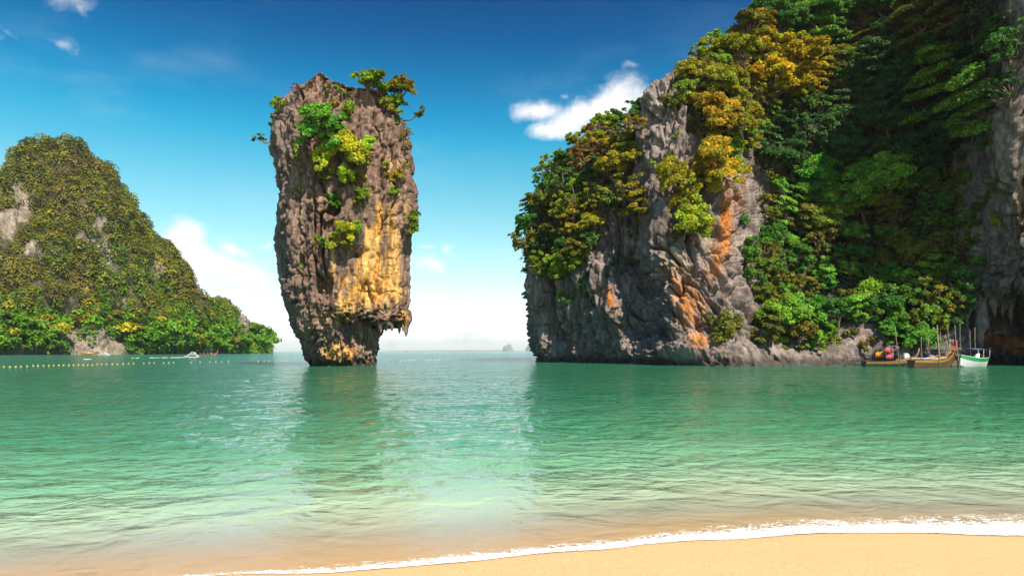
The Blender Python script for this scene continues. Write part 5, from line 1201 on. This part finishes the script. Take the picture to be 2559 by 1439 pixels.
# ------------------------------------------------------------------ buoy line
bm = MB().ball((0, 0, .03), .10, 12, 8, (1.15, 1, .85)).tube([(0, 0, .12), (0, 0, .2)], [.03, .02], 6)
bme = bm.mesh('buoy', BUOY, True); bme2 = bm.mesh('buoy', BUOYW, True)
bl = [(10, 917.4), (25, 917.6), (39, 917.2), (52, 916.8), (68, 916.0), (83, 914.8), (95, 914.6), (109, 914.6), (122, 914.8), (134, 914.2), (147, 913.4), (159, 913.4), (172, 913.2), (184, 913.0), (196, 912.6), (208, 912.8), (219, 912.8), (231, 912.6), (243, 911.2), (254, 910.8), (266, 910.8), (281, 911.0), (294, 911.0), (308, 910.4), (321, 909.0), (334, 908.8), (359, 908.6), (373, 907.8), (385, 907.6), (409, 907.6), (422, 906.8), (434, 906.4), (477, 906.2), (500, 905.6), (525, 905.2), (539, 904.8), (555, 904.4), (571, 904.2), (645, 903.4), (660, 903.2), (672, 903.2), (687, 903.0), (702, 902.8), (716, 902.6)]
for k, (a, b) in enumerate(bl):
    p_ = seaP(a, b); o = link('buoy', bme, None, (p_.x, p_.y, .0)); o.rotation_euler = (random.uniform(-.3, .3), random.uniform(-.3, .3), random.uniform(0, 6))
    lb = 'yellow buoy on the float line at the left end before the island' if k < 9 else 'yellow buoy in the middle stretch of the float line' if k < 26 else 'yellow buoy on the sparse right stretch of the float line left of the pillar'
    if k == 0: lb = 'yellow buoy at the far left end of the float line'
    props(o, lb, 'buoy', 'yellow buoys of the float line')
for k, (a, b) in enumerate([(1001, 901.2), (1012, 901.6), (1023, 900.9), (1034, 900.4), (1065, 900.4), (1075, 900.5), (1086, 900.3), (1096, 900.6)]):
    p_ = seaP(a, b); o = link('buoy', bme2, None, (p_.x, p_.y, .0)); props(o, 'pale buoy of the short row right of the pillar', 'buoy', 'pale buoys right of the pillar')
# ------------------------------------------------------------------ foam where the water ends on the sand
SF, t, b, o = mat('shore_foam')
co = t.n('ShaderNodeTexCoord').outputs['Object']; den = t.n('ShaderNodeAttribute', attribute_name='dens').outputs['Fac']
cs_ = t.n('ShaderNodeMapping', i0=co); cs_.inputs[2].default_value = (0, 0, R(-20)); cs_.inputs[3].default_value = (0.8, 2.4, 1)
n1 = t.noise(cs_.outputs[0], 7.0, 7, .68, dist=.8); n2 = t.noise(co, 42, 4, .65); n3 = t.n('ShaderNodeTexVoronoi', feature='DISTANCE_TO_EDGE', in_Vector=t.vmath('ADD', co, t.vmath('MULTIPLY', t.noise(co, 9, 3, .6, out=1), (.12, .12, 0))), in_Scale=16.0).outputs['Distance']
lace = t.math('MULTIPLY', t.smooth(n3, .16, .02), .30)
v = t.math('ADD', t.math('ADD', t.math('MULTIPLY', t.math('SUBTRACT', n1, .5), 2.0), t.math('MULTIPLY', t.math('SUBTRACT', n2, .5), .8)), t.math('ADD', t.math('SUBTRACT', t.math('MULTIPLY', den, 1.9), 1.12), lace))
t.put(b.inputs['Alpha'], t.smooth(v, -.05, .42)); b.inputs['Base Color'].default_value = (.90, .91, .91, 1); b.inputs['Roughness'].default_value = .85
t.put(b.inputs['Normal'], t.n('ShaderNodeBump', in_Strength=.6, in_Distance=.02, in_Height=t.math('ADD', n1, n2)).outputs[0])
fx = np.linspace(-8, 9, 900); nw = 26
up_px = np.array([(-600, 1500), (0, 1440), (560, 1428), (760, 1418), (1000, 1402), (1200, 1381), (1350, 1368), (1500, 1352), (1700, 1330), (1800, 1319), (2000, 1302), (2300, 1296), (2559, 1292), (3400, 1285), (4200, 1280)])
uw = np.array([tuple(seaP(a, b_))[:2] for a, b_ in up_px]); uw = uw[np.argsort(uw[:, 0])]
lo = shore_y(fx) - .03; hi = np.interp(fx, uw[:, 0], uw[:, 1]); hi = np.maximum(hi, lo + .05); wdt = hi - lo
sT = np.linspace(0, 1, nw)[None]; far = lo[:, None] + (wdt * 1.7 + .10)[:, None] * sT
rel = (far - lo[:, None]) / wdt[:, None]
nn_ = fbm(np.stack([np.repeat(fx, nw) * 1.6, far.ravel() * 3, 0 * far.ravel()], 1), 3).reshape(far.shape)
densv = sstep(rel, -.02, .08) * (.82 - .30 * sstep(rel, .30, 1.0)) * (1 - sstep(rel, 1.0, 1.7) * .9)
thin = sstep(fx, -4.0, -0.6)[:, None]; densv = densv * (.58 + .42 * thin) * (1 - .5 * sstep(rel, 0.5, .9) * (1 - thin))
gz = np.maximum(bed_z(np.repeat(fx[:, None], nw, 1), far), .0) + .005 + .008 * np.clip(nn_ + .4, 0, 1) * densv
me = mesh_np('shore_foam', np.stack([np.repeat(fx[:, None], nw, 1), far + 0 * rel, gz], -1).reshape(-1, 3), grid_faces(900, nw), SF, True, None, {'dens': densv.ravel()})
props(link('shore_foam', me), 'white lacy foam along the edge of the sand', 'foam', None, 'stuff')

# ------------------------------------------------------------------ the air over the bay
HZ = bpy.data.materials.new('sea_air'); HZ.use_nodes = True; t = NT(HZ.node_tree); HZ.node_tree.nodes.remove(HZ.node_tree.nodes['Principled BSDF'])
vol = t.n('ShaderNodeVolumePrincipled'); vol.inputs['Color'].default_value = (.86, .93, 1, 1); vol.inputs['Density'].default_value = HAZE; vol.inputs['Anisotropy'].default_value = 0.2
t.put(HZ.node_tree.nodes['Material Output'].inputs['Volume'], vol.outputs[0])
hz = MB().box((0, 5000, 72), (42000, 11400, 156)).build('haze', HZ); props(hz, 'thin sea haze over the bay that fades the far islets', 'haze', None, 'stuff')
sc.cycles.volume_bounces = 0
